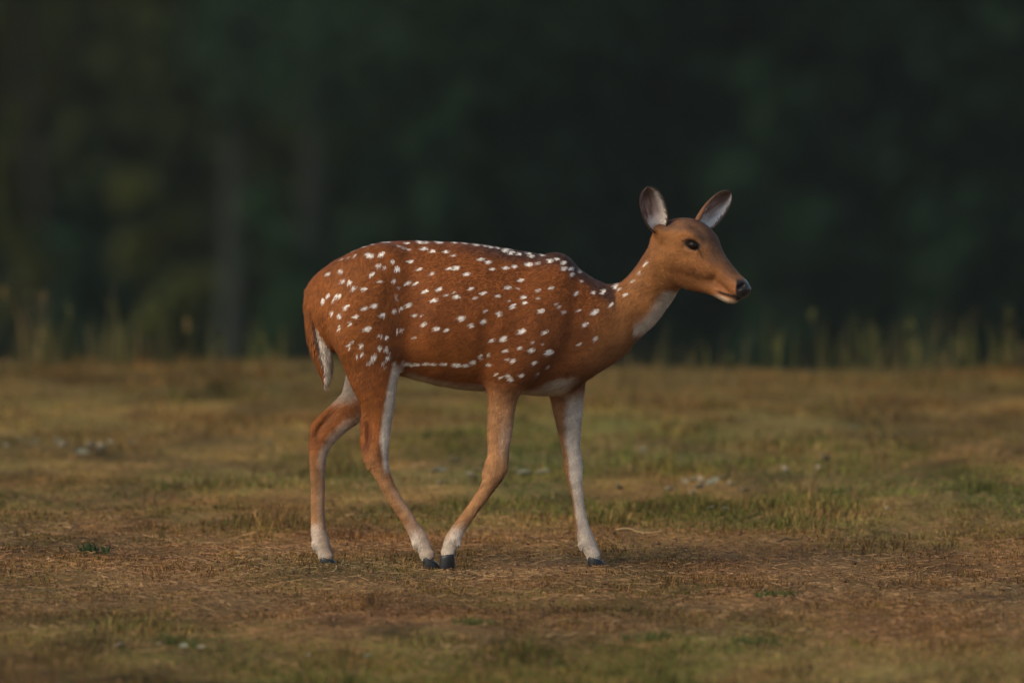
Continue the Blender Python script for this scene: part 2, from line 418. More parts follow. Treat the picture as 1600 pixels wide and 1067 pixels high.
def surface_nets(F):
    ins = F < 0
    n = np.array(F.shape)
    c = np.zeros(n - 1, np.uint8)
    for i in (0, 1):
        for j in (0, 1):
            for k in (0, 1):
                c += ins[i:n[0] - 1 + i, j:n[1] - 1 + j, k:n[2] - 1 + k]
    act = (c > 0) & (c < 8)
    I = np.argwhere(act)
    idx = np.full(n - 1, -1, np.int32); idx[act] = np.arange(len(I))
    acc = np.zeros((len(I), 3)); cnt = np.zeros(len(I))
    corners = [(i, j, k) for i in (0, 1) for j in (0, 1) for k in (0, 1)]
    for a in corners:
        for ax in range(3):
            if a[ax] == 0:
                b = list(a); b[ax] = 1
                fa = F[I[:, 0] + a[0], I[:, 1] + a[1], I[:, 2] + a[2]]; fb = F[I[:, 0] + b[0], I[:, 1] + b[1], I[:, 2] + b[2]]
                m = (fa < 0) != (fb < 0)
                t = np.where(m, fa / np.where(m, fa - fb, 1), 0)
                p = np.tile(np.array(a, float), (len(I), 1)); p[:, ax] += t
                acc[m] += p[m]; cnt[m] += 1
    V = ORG + (I + acc / cnt[:, None]) * VOX
    Q = []
    for ax in range(3):
        b, d = (ax + 1) % 3, (ax + 2) % 3
        s0 = [slice(None)] * 3; s1 = [slice(None)] * 3
        s0[ax] = slice(0, -1); s1[ax] = slice(1, None)
        A = ins[tuple(s0)]; B = ins[tuple(s1)]
        E = np.argwhere(A != B)
        ok = (E[:, b] > 0) & (E[:, d] > 0) & (E[:, b] < n[b] - 1) & (E[:, d] < n[d] - 1); E = E[ok]
        sgn = A[E[:, 0], E[:, 1], E[:, 2]]
        def cell(db, dd):
            e = E.copy(); e[:, b] += db; e[:, d] += dd
            return idx[e[:, 0], e[:, 1], e[:, 2]]
        q = np.stack([cell(-1, -1), cell(0, -1), cell(0, 0), cell(-1, 0)], 1)
        q[~sgn] = q[~sgn][:, ::-1]
        Q.append(q)
    Q = np.concatenate(Q); Q = Q[(Q >= 0).all(1)]
    return V, Q

V, Q = surface_nets(F)
del F
# light relaxation of the voxel steps
nv = len(V)
for it in range(2):
    s = np.zeros_like(V); cn = np.zeros(nv)
    for k in range(4):
        a, b = Q[:, k], Q[:, (k + 1) % 4]
        for ax in range(3):
            s[:, ax] += np.bincount(a, V[b, ax], nv) + np.bincount(b, V[a, ax], nv)
        cn += np.bincount(a, minlength=nv) + np.bincount(b, minlength=nv)
    V = V * 0.45 + 0.55 * s / np.maximum(cn, 1)[:, None]

def vnormals(V, Q):
    nrm = np.cross(V[Q[:, 2]] - V[Q[:, 0]], V[Q[:, 3]] - V[Q[:, 1]])
    N = np.zeros_like(V)
    for k in range(4):
        for ax in range(3):
            N[:, ax] += np.bincount(Q[:, k], nrm[:, ax], len(V))
    return N / (np.linalg.norm(N, axis=1, keepdims=True) + 1e-12)
N = vnormals(V, Q)

# ---- coat colours -------------------------------------------------
x, y, z = V[:, 0], V[:, 1], V[:, 2]
px = 800 + x * S; py = 888 - z * S * math.cos(math.asin(SINV)) - y * SINV * S    # side-view coordinates, photo pixels
def C(*a): return np.array(a, float)
BROWN, RUST, TAN = C(0.215, 0.064, 0.013), C(0.265, 0.084, 0.016), C(0.440, 0.220, 0.090)
DARK, WHITE, CREAM, BLACK = C(0.050, 0.024, 0.018), C(0.70, 0.61, 0.51), C(0.54, 0.43, 0.31), C(0.010, 0.009, 0.009)
def chain_coords(ch):
    """nearest field value, position along chain 0..1 and offsets, for every vertex"""
    bf = np.full(nv, 1e3); bt = np.zeros(nv); bx = np.zeros(nv); by = np.zeros(nv)
    n = len(ch) - 1
    lo = ch[:, :3].min(0) - 0.12; hi = ch[:, :3].max(0) + 0.12
    m = np.where(((V > lo) & (V < hi)).all(1))[0]
    for i in range(n):
        f, t, dx, dy = seg_field(ch[i], ch[i + 1], x[m], y[m], z[m])
        r = ch[i, 3] + (ch[i + 1, 3] - ch[i, 3]) * t; s_ = ch[i, 4] + (ch[i + 1, 4] - ch[i, 4]) * t
        u = f < bf[m]; mm = m[u]
        bf[mm] = f[u]; bt[mm] = (i + t[u]) / n; bx[mm] = (dx / r)[u]; by[mm] = (dy / s_)[u]
    return bf, bt, bx, by
leg = {k: chain_coords(c) for k, c in LEGS.items()}
tail = chain_coords(TAIL)
tf = np.full(nv, 9.0)
m = (px > 470) & (px < 990)
xs_u = x[m]
def torso_pts(xx, yy, zz):
    tp = torso_top(xx); bt = torso_bot(xx); hw = torso_hw(xx); zc = (tp + bt) / 2; b = np.maximum((tp - bt) / 2, .006); v = (zz - zc) / b
    return ((np.abs(yy / hw) ** 2.25 + np.abs(v) ** 2.25) ** (1 / 2.25) - 1) * np.minimum(hw, b)
tf[m] = torso_pts(x[m], y[m], z[m])
tv = np.clip((torso_top(x) - z) / np.maximum(torso_top(x) - torso_bot(x), 0.01), 0, 1.5)   # 0 back .. 1 belly
mott = fbm(x * 28 + y * 9, z * 28 - y * 11, 81, 4)
col = np.tile(BROWN, (nv, 1))
def mix(c, w):
    global col
    w = np.clip(w, 0, 1)[:, None]; col = col * (1 - w) + np.asarray(c) * w
mix(RUST, sstep(640, 500, px) * 0.9)
mix(RUST, sstep(0.55, 0.8, tv) * sstep(620, 660, px) * sstep(780, 740, px) * 0.7)
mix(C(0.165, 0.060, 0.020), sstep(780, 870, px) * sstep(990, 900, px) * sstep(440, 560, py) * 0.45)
on_torso = (px > 478) & (px < 972)
mix(C(0.120, 0.040, 0.012), sstep(16, 2, np.abs(px - 617 - 4 * np.sin(py * 0.03))) * sstep(440, 520, py) * sstep(585, 560, py) * 0.5)  # crease shade along the flank fold, painted into the coat
# neck and head base
neckw = sstep(905, 985, px + (py - 480) * 0.25) * (py < 600)
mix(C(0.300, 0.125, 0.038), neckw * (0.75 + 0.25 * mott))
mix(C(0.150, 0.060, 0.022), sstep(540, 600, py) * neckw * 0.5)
# dark dorsal band, strongest over the withers
dz = (torso_top(x) - z) * S
band = sstep(30, 4, dz + 10 * np.abs(mott - .5)) * (0.25 + 0.75 * sstep(690, 800, px)) * sstep(500, 560, px) * (px < 962)
mix(DARK, band * (np.abs(y) < 0.09) * (0.95 - 0.25 * sstep(520, 700, px) * sstep(760, 700, px)))
nb = sstep(14, 3, (px - 953) * -0.0 + np.abs((py - 444) + (px - 953) * 0.80) - 2) * sstep(945, 960, px) * sstep(1022, 990, px)
mix(C(0.11, 0.04, 0.018), nb * 0.75)
# belly and groin
bel = sstep(-0.55, -0.88, N[:, 2]) * sstep(0.93, 0.985, tv) * on_torso * sstep(630, 650, px) * sstep(905, 880, px)
mix(CREAM, bel)
cu = ((px - 874) * 0.96 - (py - 603) * 0.28) / 34; cv = ((py - 603) * 0.96 + (px - 874) * 0.28) / 11
mix(lerp(WHITE, CREAM, 0.5), sstep(1.25, 0.35, np.sqrt(cu ** 2 + cv ** 2) + 0.5 * (mott - .5)) * 0.75 * (tf < 0.03) * (y < 0.06))
# white throat
thr = sstep(-6, 16, (px - 1002) * 0.80 + (py - 512) * 0.60 - 8 + 16 * (mott - .5)) * sstep(536, 510, py + (px - 1016) * 0.45) * sstep(446, 454, py)
thr = thr * (px < 1075) * (px > 985)
thr = np.maximum(thr, sstep(0.25, 0.7, N[:, 0] * 0.72 - N[:, 2] * 0.69) * sstep(532, 516, py) * sstep(452, 462, py) * (px > 990) * (px < 1075))
mix(lerp(WHITE, CREAM, 0.35) * 0.92, thr)

# legs
def legpaint(k, near):
    f, t, dx, dy = leg[k]
    return (f < 0.012) & ((tf > 0.004) | (py > 615)), t, dx, dy
side = {'hind_near': -1, 'hind_far': 1, 'fore_near': -1, 'fore_far': 1}
legmask = np.zeros(nv, bool)
for k, sg in side.items():
    mk, t, dx, dy = legpaint(k, sg < 0); mk = mk & (py > 560)
    hind = k.startswith('hind')
    legmask |= mk & (py > 600)
    w = mk * sstep(585, 650, py)
    mix(RUST if hind else TAN * 0.9, w * 0.9)
    mix(TAN * (0.92 + 0.3 * (mott[:, None] - .5)), mk * sstep(680, 760, py) * 0.95)
    inner = -dy * sg                           # + on the inner face
    # pale inside of the limb
    if sg < 0: ww = mk * sstep(-0.1, 0.45, inner + 0.55 * dx - 0.62) * sstep(570, 600, py)
    elif hind: ww = 0.7 * mk * sstep(-0.05, 0.75, dx + 0.15 * inner + 0.5 * (mott - .5)) * sstep(630, 665, py)
    else: ww = mk * sstep(-0.35, 0.25, dx + 0.35 * inner - 0.35 * sstep(680, 620, py) + 0.35 * sstep(700, 780, py) + 0.3 * (mott - .5)) * sstep(600, 640, py)
    if hind: ww = ww * sstep(780, 700, py)
    mix(lerp(WHITE, CREAM, 0.2), ww * 0.92)
    mix(lerp(WHITE, CREAM, 0.25), mk * sstep(808, 840, py + 34 * (mott - .5) + 6 * dx + 10 * (vnoise(x * 420, z * 90, 6) - .5)) * 0.9)
    if k == 'hind_near' or k == 'hind_far': mix(lerp(TAN, WHITE, 0.38), mk * sstep(740, 780, py) * sstep(-0.2, 0.6, dx if k == 'hind_near' else dx + 0.2) * 0.6)
    if k == 'fore_near': mix(lerp(TAN, WHITE, 0.40), mk * np.exp(-((py - 685) / 30) ** 2) * sstep(-0.3, 0.4, dx) * 0.6)
    # dusky front of the fetlock and behind the dew claws
    mix(C(0.13, 0.07, 0.04), mk * sstep(846, 856, py) * sstep(0.62, 0.95, dx) * 0.75)
    if not hind:
        mix(C(0.16, 0.07, 0.03), mk * sstep(0.45, 0.9, dx) * sstep(715, 745, py) * sstep(835, 815, py) * (0.7 if sg < 0 else 0.0))  # shaded front edge of the near lower foreleg, painted into the coat
    if k == 'hind_near':
        mix(C(0.13, 0.045, 0.016), mk * sstep(0.35, 0.0, np.abs(dx - 0.28)) * sstep(640, 680, py) * sstep(735, 715, py) * 0.6)
        mix(C(0.16, 0.05, 0.016), mk * sstep(-0.55, -0.85, dx) * sstep(650, 670, py) * sstep(715, 700, py) * 0.7)
    if k == 'hind_far':
        mix(C(0.19, 0.065, 0.02), mk * sstep(-0.2, -0.6, dx) * sstep(630, 650, py) * sstep(700, 680, py) * 0.6)
# white stripe down the front of the near thigh
stripe_c = np.interp(py, [570, 609, 652, 691, 740], [616, 607, 599, 595, 601]); 
f, t, dx, dy = leg['hind_near']
mix(lerp(WHITE, CREAM, 0.15) * 0.9, (f < 0.02) * (y < 0) * sstep(-3, 4, px - stripe_c + 4 * (mott - .5)) * sstep(566, 580, py) * sstep(745, 725, py) * (px < 632))
# pale patch of the buttock between tail and far leg
f2, t2, dx2, dy2 = leg['hind_far']
mix(lerp(WHITE, CREAM, 0.4), (f2 < 0.02) * sstep(550, 570, py) * sstep(640, 606, py + 20 * (mott - .5)) * (y > 0.0) * 0.8)
mix(WHITE * 0.9, sstep(498, 512, py) * sstep(555, 540, py) * (np.abs(y) < 0.035) * (N[:, 0] < -0.45) * (tail[0] > 0.004) * (px < 548))
# tail: rusty outside, dark seam, white underside
tm = (tail[0] < 0.006) & (py > 452)
mix(RUST * 0.95, tm * 1.0)
mix(C(0.060, 0.022, 0.012), tm * sstep(-0.45, -0.1, tail[2]) * sstep(465, 490, py))
mix(lerp(WHITE, CREAM, 0.25), tm * sstep(0.0, 0.22, tail[2] + 0.25 * sstep(530, 570, py) + 0.5 * sstep(575, 598, py)) * sstep(497, 512, py))

# head
hx, hy = to_head(x, y)
hpx = (hx * CY + HX0) * S + 800                 # midline-equivalent photo column
headm = (px > 1018) & (py < 482) & (hpx > 1030)
hw_ = headm * sstep(1030, 1050, hpx)
mix(C(0.315, 0.130, 0.040), hw_ * 0.9)
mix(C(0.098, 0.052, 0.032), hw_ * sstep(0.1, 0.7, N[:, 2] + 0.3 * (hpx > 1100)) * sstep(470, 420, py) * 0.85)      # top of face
mix(C(0.090, 0.042, 0.026), headm * sstep(0.026, 0.010, np.abs(hy)) * sstep(1078, 1092, hpx) * sstep(1125, 1108, hpx) * (N[:, 2] > 0.1) * 0.8)   # forehead patch
mix(C(0.33, 0.130, 0.055), headm * sstep(1105, 1125, hpx) * sstep(-0.1, 0.2, -np.abs(N[:, 2]) + .45) * sstep(425, 445, py) * 0.5)
mix(lerp(WHITE, CREAM, 0.35) * 0.92, thr * headm * sstep(450, 456, py))
jawl = np.interp(px, [1050, 1085, 1104, 1122, 1140, 1160], [449, 455, 457, 461, 469, 471])
chin = headm * sstep(-1, 3, py - jawl - 1.5) * sstep(1106, 1126, px) * (hpx < 1157)
mix(CREAM, chin * 0.9)
mouth = np.interp(px, [1115, 1130, 1144, 1157, 1166], [456, 462, 466.5, 468, 466])
mw = np.interp(px, [1115, 1130, 1148, 1160], [0.35, 0.8, 1.35, 1.3])
mix(BLACK * 1.5, headm * sstep(4.2, 1.2, np.abs(py - mouth) / mw) * sstep(1116, 1124, px) * (N[:, 1] < 0.35) * 0.92)
nose = headm * sstep(1144.5, 1148.5, px - np.abs(py - 456) * 0.10) * sstep(434, 443, py) * sstep(475, 470, py)
mix(C(0.016, 0.014, 0.014), nose)
mix(C(0.20, 0.078, 0.026), headm * sstep(0.45, 0.75, mott) * 0.5 * (1 - nose) * (py < 452))
mix(C(0.17, 0.065, 0.024), headm * sstep(22, 4, np.abs(py - 436 - (px - 1090) * 0.25)) * sstep(1040, 1060, px) * sstep(1118, 1095, px) * 0.45)  # shading below the cheek, painted into the coat
# eye rim and tear line
for sg in (-1, 1):
    ex, ey_, ez = hrow(1080.5 + (2 * SY * .05 * S if sg > 0 else 0), 386, sg * 0.0515, 1, 1)[:3]
    d = np.sqrt(((hx - ex) / 0.0195) ** 2 + ((z - ez + 0.12 * (hx - ex)) / 0.0130) ** 2)
    near = headm & (hy * sg > 0.02)
    mix(C(0.40, 0.20, 0.10), near * sstep(1.75, 1.2, d) * 0.45)
    mix(BLACK * 2, near * sstep(1.10, 0.86, d))
    lx = ex + 0.012 + (ez - 0.004 - z) * 0.42
    mix(C(0.06, 0.026, 0.016), near * sstep(0.0040, 0.0012, np.abs(hx - lx)) * sstep(ez - 0.036, ez - 0.030, z) * sstep(ez - 0.002, ez - 0.006, z) * 0.75)
mix(C(0.12, 0.05, 0.026), headm * sstep(10, 3, np.abs(hpx - 1062)) * sstep(0.02, 0.005, np.abs(np.abs(hy) - 0.014)) * sstep(365, 352, py) * 0.6)

# ---- white spots (columns, rows measured on the flank; size class, slant) -------
SPOT_A = """470,165,s 425,178,s 385,188,s 550,157 572,168 640,157 750,108,s 785,120,s 815,127,f 918,122 966,138 1055,140 1105,165,f
1278,190 710,205,r 738,250,r 620,230 655,238,f 580,285 828,205,d 885,255,d 965,283,d 1075,250 1120,247,d 1188,287 300,278 382,264 395,325,r 437,337,r
467,374 536,383,r 635,335 717,325,r 755,372,f 815,341,d 862,347,d 925,396,d 1015,381 1105,405,f 1055,422,f 983,454 1125,432,b 1215,380 1245,441,f 1290,410
298,420,r 265,455,v 365,424 335,450,s 415,495 320,532,r 373,548,r 540,507 600,490,b 648,548,b 720,520,d 765,505,d 818,483,d 735,420,f 735,445,f 857,548
898,553,f 917,604 992,638,b 1058,645 1152,570,b 1217,615 1295,588,b 1305,523,f 480,560,r 443,600,v 370,628,v 555,640,b 632,680 672,690 740,645,v 768,640,f
853,692,f 460,722,v 513,742,r 435,745,v 630,755,r 668,762,r 518,795,r 590,815,b 440,830,v 455,870,v 485,805,v 490,868,v 508,860,v 515,900,v 538,890,v
565,898,v 625,888,r 660,880,f 680,820,b 720,850,f 775,842,s 800,858,l 830,865,l 870,862,l 925,860,l 975,862,l 1040,860,l 1120,868,l 1180,870,l 1228,850,r 1278,810,v
585,90,t 470,130,t 535,108,t 685,72,t 805,84,t 890,80,t 930,80,t 1015,80,t 1110,80,t 1175,85,t 1250,95,t 600,800,f 575,840,f 690,790,f 560,850,f 650,850,f"""
SPOT_B = """122,177 165,194 187,236 268,229 320,221 405,207 458,200,f 420,156 345,144 300,137 95,88,t 145,95,t 180,103,t 220,106,t 265,120 405,138,t 490,149,t
530,184,b 570,173 608,196 613,232 655,230 660,266 705,248,f 715,305,f 37,265 62,352 135,380 90,410,f 220,396 280,346 357,302 338,352,f 375,402 378,437
458,362,f 538,347 460,408,f 310,457,d 283,425,s 228,503,r 145,485,s 137,547,r 12,527,b 62,572 475,485,b 568,442,f 585,460,f 610,490,f 700,480,f 683,380,e
787,373 845,367,e 920,333,e 975,383,e 890,445,e 797,490,E 737,563,E 797,645,g 703,682,f 1100,195,e 360,606,b 500,611,E 253,650,b 190,660 270,720 348,706
424,672,f 482,685,f 420,717 523,730,b 165,745,v 118,755,v 168,803,r 275,773,s 310,780 436,793 210,860,s 240,878,s 275,866,r 295,888,r 360,868,b 455,855,f 515,815,f 940,350,f 1060,250,f 1020,300,f"""
SIZE = {'': (5.3, 3.2, 14, 1), 's': (3.6, 2.0, 18, .8), 'f': (3.8, 2.5, 15, .45), 'r': (4.3, 4.0, 0, 1), 'd': (5.6, 3.1, 34, 1), 'b': (6.4, 4.3, 14, 1),
        'v': (2.3, 4.6, 0, .9), 'l': (7.4, 3.3, 0, .9), 't': (5.2, 2.3, 6, 1), 'e': (5.8, 2.6, 50, .9), 'E': (7.0, 3.6, 42, 1), 'g': (7, 5, 40, .5)}
spots = []
for txt, x0, y0, k in ((SPOT_A, 440, 360, 4.103), (SPOT_B, 720, 360, 3.812)):
    for it in txt.split():
        p = it.split(','); c = p[2] if len(p) > 2 else ''
        a_, b_, g_, st_ = SIZE[c]; j_ = random.uniform(0.64, 0.98)
        spots.append((x0 + float(p[0]) / k + 1.5, y0 + float(p[1]) / k, a_ * j_, b_ * j_ * random.uniform(0.9, 1.1), g_ + random.uniform(-12, 12), st_ * random.uniform(0.85, 1)))
spotw = np.zeros(nv)
for sgn in (-1, 1):
    half = np.where(y * sgn > -0.012)[0] if sgn > 0 else np.where(y < 0.012)[0]
    hxp, hyp, hy3 = px[half], (888 - z[half] * S - (y[half] * SINV * S if sgn < 0 else -y[half] * SINV * S)), y[half]
    for (sx, sy, a, b, ang, st) in spots:
        if sgn > 0:
            sx = sx + 5 * math.sin(sx * 1.7 + sy); sy = sy + 4 * math.cos(sx + sy * 2.1)
        m = np.where((np.abs(hxp - sx) < 14) & (np.abs(hyp - sy) < 14))[0]
        if len(m) == 0: continue
        dxs = hxp[m] - sx; dys = -(hyp[m] - sy)
        near = m[np.abs(dxs) + np.abs(dys) < 3.5]
        if len(near) == 0: near = m
        y3 = np.median(hy3[near]) if sgn < 0 else np.median(hy3[near])
        ca, sa = math.cos(R(ang)), math.sin(R(ang))
        u = (dxs * ca + dys * sa) / a; v = (-dxs * sa + dys * ca) / b; wv = (hy3[m] - y3) / (0.045 if sy < 888 - S * float(torso_top(PX(sx))) + 16 else 0.022)
        d = np.sqrt(u * u + v * v + wv * wv) + 0.32 * (vnoise(V[half[m], 0] * 260, V[half[m], 2] * 420, 5) - 0.5)
        w = sstep(1.22, 0.66, d) * st
        spotw[half[m]] = np.maximum(spotw[half[m]], w)
spotw[(py > 606)] = 0
mix(C(0.86, 0.81, 0.74), np.minimum(spotw * 1.1, 1))
mot2 = fbm(x * 75 + y * 20, z * 75 - y * 24, 87, 3)
col = col * (1 + (0.55 * (mott - .5) + 0.35 * (mot2 - .5))[:, None] * np.where(headm | legmask, 1.15, 0.8)[:, None])
mix(C(0.84, 0.79, 0.72), spotw * 0.85); col = np.clip(col, 0, 1)
rough = np.where(nose > 0.5, 0.28, 0.72)

# fur flow and length on the body
flow = np.tile(C(-1, 0, -0.36), (nv, 1)); flen = np.full(nv, 0.0090)
nk = neckw > 0.4
flow[nk] = C(-0.75, 0, -0.62)
flow[headm] = np.stack([np.full(headm.sum(), -CY), np.full(headm.sum(), SY), np.full(headm.sum(), 0.45)], 1); flen[headm] = 0.0055
flen[headm & (hpx > 1100)] = 0.0038
flow[legmask] = C(-0.12, 0, -1); flen[legmask] = 0.0075
flow[leg['hind_near'][0] < 0.01] = C(-0.25, 0, -1); flow[px < 545] = C(-0.45, 0, -1)
flow[tm] = C(0.06, 0, -1); flen[tm] = 0.006 + 0.011 * sstep(455, 530, py[tm])
flen[(N[:, 2] < -0.6) & on_torso & (py > 585) & (py < 620)] = 0.015
flen[(nose > 0.3)] = 0
near_eye = np.zeros(nv, bool)

# ---- ears: thin rolled cups, joined to the body mesh ---------------
def ear(base, tip, opening, W, roll):
    base, tip = np.array(base), np.array(tip)
    ax = tip - base; L = np.linalg.norm(ax); ax /= L
    n = np.array(opening, float); n -= ax * (n @ ax); n /= np.linalg.norm(n); s = np.cross(ax, n)
    nu, nw = 60, 41
    u = np.linspace(0, 1, nu)[:, None]; v = np.linspace(-1, 1, nw)[None, :]
    half = W * np.interp(u, [0, .12, .25, .4, .55, .7, .82, .9, .95, .985, 1], [.50, .70, .88, .98, 1, .95, .82, .64, .46, .24, .03])
    phi = v * (R(118) * (1 - u) ** 1.4 + R(roll) * (1 - (1 - u) ** 1.4))
    phm = (R(118) * (1 - u) ** 1.4 + R(roll) * (1 - (1 - u) ** 1.4))
    Rr = half / np.sin(np.minimum(phm, R(90)))
    bend = 0.006 * np.sin(np.pi * u)
    def surf(off):
        rr = np.maximum(Rr - off, 0.0003)
        o = rr * np.sin(phi); d = Rr * 0.75 - rr * np.cos(phi)
        P = base + ax * (L * u[..., None]) + s * o[..., None] + n * (d - bend)[..., None]
        return P
    out, inn = surf(0), surf(0.0028)
    VV = np.concatenate([out.reshape(-1, 3), inn.reshape(-1, 3)])
    a = (np.arange(nu - 1)[:, None] * nw + np.arange(nw - 1)[None, :]).ravel(); o = nu * nw
    qo = np.stack([a, a + nw, a + nw + 1, a + 1], 1); qi = np.stack([a, a + 1, a + nw + 1, a + nw], 1) + o
    e = np.arange(nu - 1) * nw
    q1 = np.stack([e, e + o, e + nw + o, e + nw], 1); e2 = e + nw - 1; q2 = np.stack([e2, e2 + nw, e2 + nw + o, e2 + o], 1)
    t = (nu - 1) * nw + np.arange(nw - 1); q3 = np.stack([t, t + o, t + 1 + o, t + 1], 1)
    QQ = np.concatenate([qo, qi, q1, q2, q3])
    # make sure the outside faces out
    Nn = vnormals(VV, QQ)
    if (Nn[:o] @ (-n)).mean() < 0: QQ = QQ[:, ::-1]; Nn = -Nn
    uu = np.broadcast_to(u, (nu, nw)).ravel(); vv = np.broadcast_to(v, (nu, nw)).ravel()
    co = np.tile(C(0.235, 0.105, 0.045), (o, 1))
    co = lerp(co, C(0.045, 0.022, 0.016), (sstep(0.78, 0.97, np.abs(vv)) * 0.8 + sstep(0.85, 1, uu) * 0.35).clip(0, 1)[:, None])
    st = vnoise(vv * 9 + 20, uu * 3, 4)
    ci = lerp(C(0.84, 0.75, 0.68), C(0.25, 0.105, 0.075), (sstep(0.95, 0.30, np.abs(vv + 0.20)) * sstep(0.12, 0.42, uu) * (0.55 + 0.8 * st)).clip(0, 1)[:, None])
    ci = lerp(ci, C(0.13, 0.065, 0.045), (sstep(0.52, 0.85, uu) * sstep(0.85, 0.3, np.abs(vv)) * 0.85 + sstep(0.16, 0.0, uu) * 0.7).clip(0, 1)[:, None])
    ci = lerp(ci, C(0.04, 0.020, 0.015), sstep(0.84, 0.95, np.abs(vv))[:, None] * 0.9)
    fl = np.tile(ax, (2 * o, 1)) + np.concatenate([np.zeros((o, 3)), (-vv * 1.1)[:, None] * s[None, :]])
    ln = np.concatenate([np.full(o, 0.0048), 0.004 + 0.010 * sstep(0.35, 0.9, np.abs(vv)) * sstep(0.05, .2, uu) * sstep(0.95, 0.7, uu)])
    return VV, QQ, np.concatenate([co, ci]), Nn, fl, ln
ears = []
def hpt(pxx, pyy, yl):
    a = hrow(pxx, pyy, yl, 1, 1); wx, wy = from_head(a[0], a[1]); return (wx, wy, a[2])
b1 = hpt(1026, 360, -0.038); t1 = (PX(1010), b1[1] - 0.040, PZ(296, b1[1] - 0.040))
ears.append(ear(b1, t1, (0.28, -1.0, 0.10), 0.0330, 54))
b2 = hpt(1086, 354, 0.036); t2 = (PX(1141), b2[1] + 0.034, PZ(302, b2[1] + 0.034))
ears.append(ear(b2, t2, (0.58, -0.85, -0.25), 0.0325, 54))
AV, AQ, AC, AN, AF, AL, ARo = [V], [Q], [col], [N], [flow], [flen], [rough]
off = nv
for VV, QQ, co, Nn, fl, ln in ears:
    AV.append(VV); AQ.append(QQ + off); AC.append(co); AN.append(Nn); AF.append(fl); AL.append(ln); ARo.append(np.full(len(VV), 0.75)); off += len(VV)
V = np.concatenate(AV); Q = np.concatenate(AQ); col = np.concatenate(AC); N = np.concatenate(AN); flow = np.concatenate(AF); flen = np.concatenate(AL); rough = np.concatenate(ARo)

deer = empty("spotted_deer", (PX(700), 0, 0))
tag(deer, "rusty brown spotted doe with white dots walking across the dry field", "deer")
V0 = V - np.array([PX(700), 0, 0])
me = np_mesh("body", V0, Q, smooth=True); set_col(me, col); set_val(me, rough, "rough")
body = link("body", me, M_coat, deer)

# ---- fur: short strands lying along the flow -----------------------
def make_fur(n):
    qa = np.linalg.norm(np.cross(V0[Q[:, 2]] - V0[Q[:, 0]], V0[Q[:, 3]] - V0[Q[:, 1]]), axis=1)
    lw = flen[Q[:, 0]] > 0.001
    w = qa * lw * np.where(flen[Q[:, 0]] < 0.006, 2.6, np.where(flen[Q[:, 0]] < 0.009, 1.8, 1.0))
    qi = rng.choice(len(Q), n, p=w / w.sum())
    a, b = rng.random(n)[:, None], rng.random(n)[:, None]
    q = Q[qi]
    W = [(1 - a) * (1 - b), a * (1 - b), a * b, (1 - a) * b]
    P = sum(W[k] * V0[q[:, k]] for k in range(4)); Nn = sum(W[k] * N[q[:, k]] for k in range(4)); Cc = sum(W[k] * col[q[:, k]] for k in range(4))
    Fl = flow[q[:, 0]] + rng.normal(0, 0.16, (n, 3)); Ln = flen[q[:, 0]] * rng.uniform(0.65, 1.3, n)
    Nn /= np.linalg.norm(Nn, axis=1, keepdims=True) + 1e-9
    T = Fl - Nn * (Fl * Nn).sum(1, keepdims=True); T /= np.linalg.norm(T, axis=1, keepdims=True) + 1e-9
    B = np.cross(Nn, T)
    lift = rng.uniform(0.08, 0.30, n)[:, None]
    L = Ln[:, None]; wd = (0.00055 + 0.028 * Ln)[:, None]
    base = P - Nn * 0.0008
    p0 = base - B * wd; p1 = base + B * wd
    mid = P + T * L * 0.55 + Nn * L * lift * 0.75
    p2 = mid + B * wd * 0.7; p3 = mid - B * wd * 0.7
    tip = P + T * L + Nn * L * lift * 0.9
    VV = np.stack([p0, p1, p2, p3, tip], 1).reshape(-1, 3)
    i0 = np.arange(n) * 5
    quads = np.stack([i0, i0 + 1, i0 + 2, i0 + 3], 1); tris = np.stack([i0 + 3, i0 + 2, i0 + 4], 1)
    j = rng.uniform(0.78, 1.22, (n, 1)); sa_ = P[:, 0] * 0.94 + P[:, 2] * 0.34; sb_ = -P[:, 0] * 0.34 + P[:, 2] * 0.94
    strk = vnoise(sa_ * 55 + P[:, 1] * 30, sb_ * 300 + P[:, 1] * 90, 201) * 0.6 + vnoise(sa_ * 22, sb_ * 110 + P[:, 1] * 40, 205) * 0.4
    j = j * (0.72 + 0.56 * strk)[:, None]
    cc = np.clip(Cc * j * (1 + rng.normal(0, 0.03, (n, 3))), 0, 0.85)
    me = np_mesh("fur", VV, [quads, tris], smooth=True)
    set_col(me, np.repeat(cc, 5, axis=0))
    return me
fur = link("fur", make_fur(200000), M_fur, deer); tag(fur, kind="stuff")

# ---- eyes -----------------------------------------------------------
def uv_ball(nu=20, nv_=14):
    vs_, fs = [], []
    for j in range(nv_ + 1):
        th = math.pi * j / nv_
        for i in range(nu):
            ph = 2 * math.pi * i / nu
            vs_.append((math.sin(th) * math.cos(ph), math.sin(th) * math.sin(ph), math.cos(th)))
    for j in range(nv_):
        for i in range(nu):
            a = j * nu + i; b = j * nu + (i + 1) % nu
            fs.append((a, a + nu, b + nu, b))
    return np.array(vs_), np.array(fs)
bv, bf_ = uv_ball()
for sg in (-1, 1):
    ex, ey_, ez = hrow(1080.5 + (2 * SY * .05 * S if sg > 0 else 0), 386, sg * 0.0500, 1, 1)[:3]
    P = bv * np.array([0.0140, 0.0092, 0.0096])
    P = np.stack([P[:, 0] + ex, P[:, 1] + ey_ - sg * 0.0005, P[:, 2] + ez - 0.14 * P[:, 0]], 1)
    wx, wy = from_head(P[:, 0], P[:, 1])
    me = np_mesh("eye", np.stack([wx - PX(700), wy, P[:, 2]], 1), bf_, smooth=True)
    set_col(me, np.tile(C(0.012, 0.008, 0.006), (len(P), 1)))
    link("eye", me, M_eye, deer)

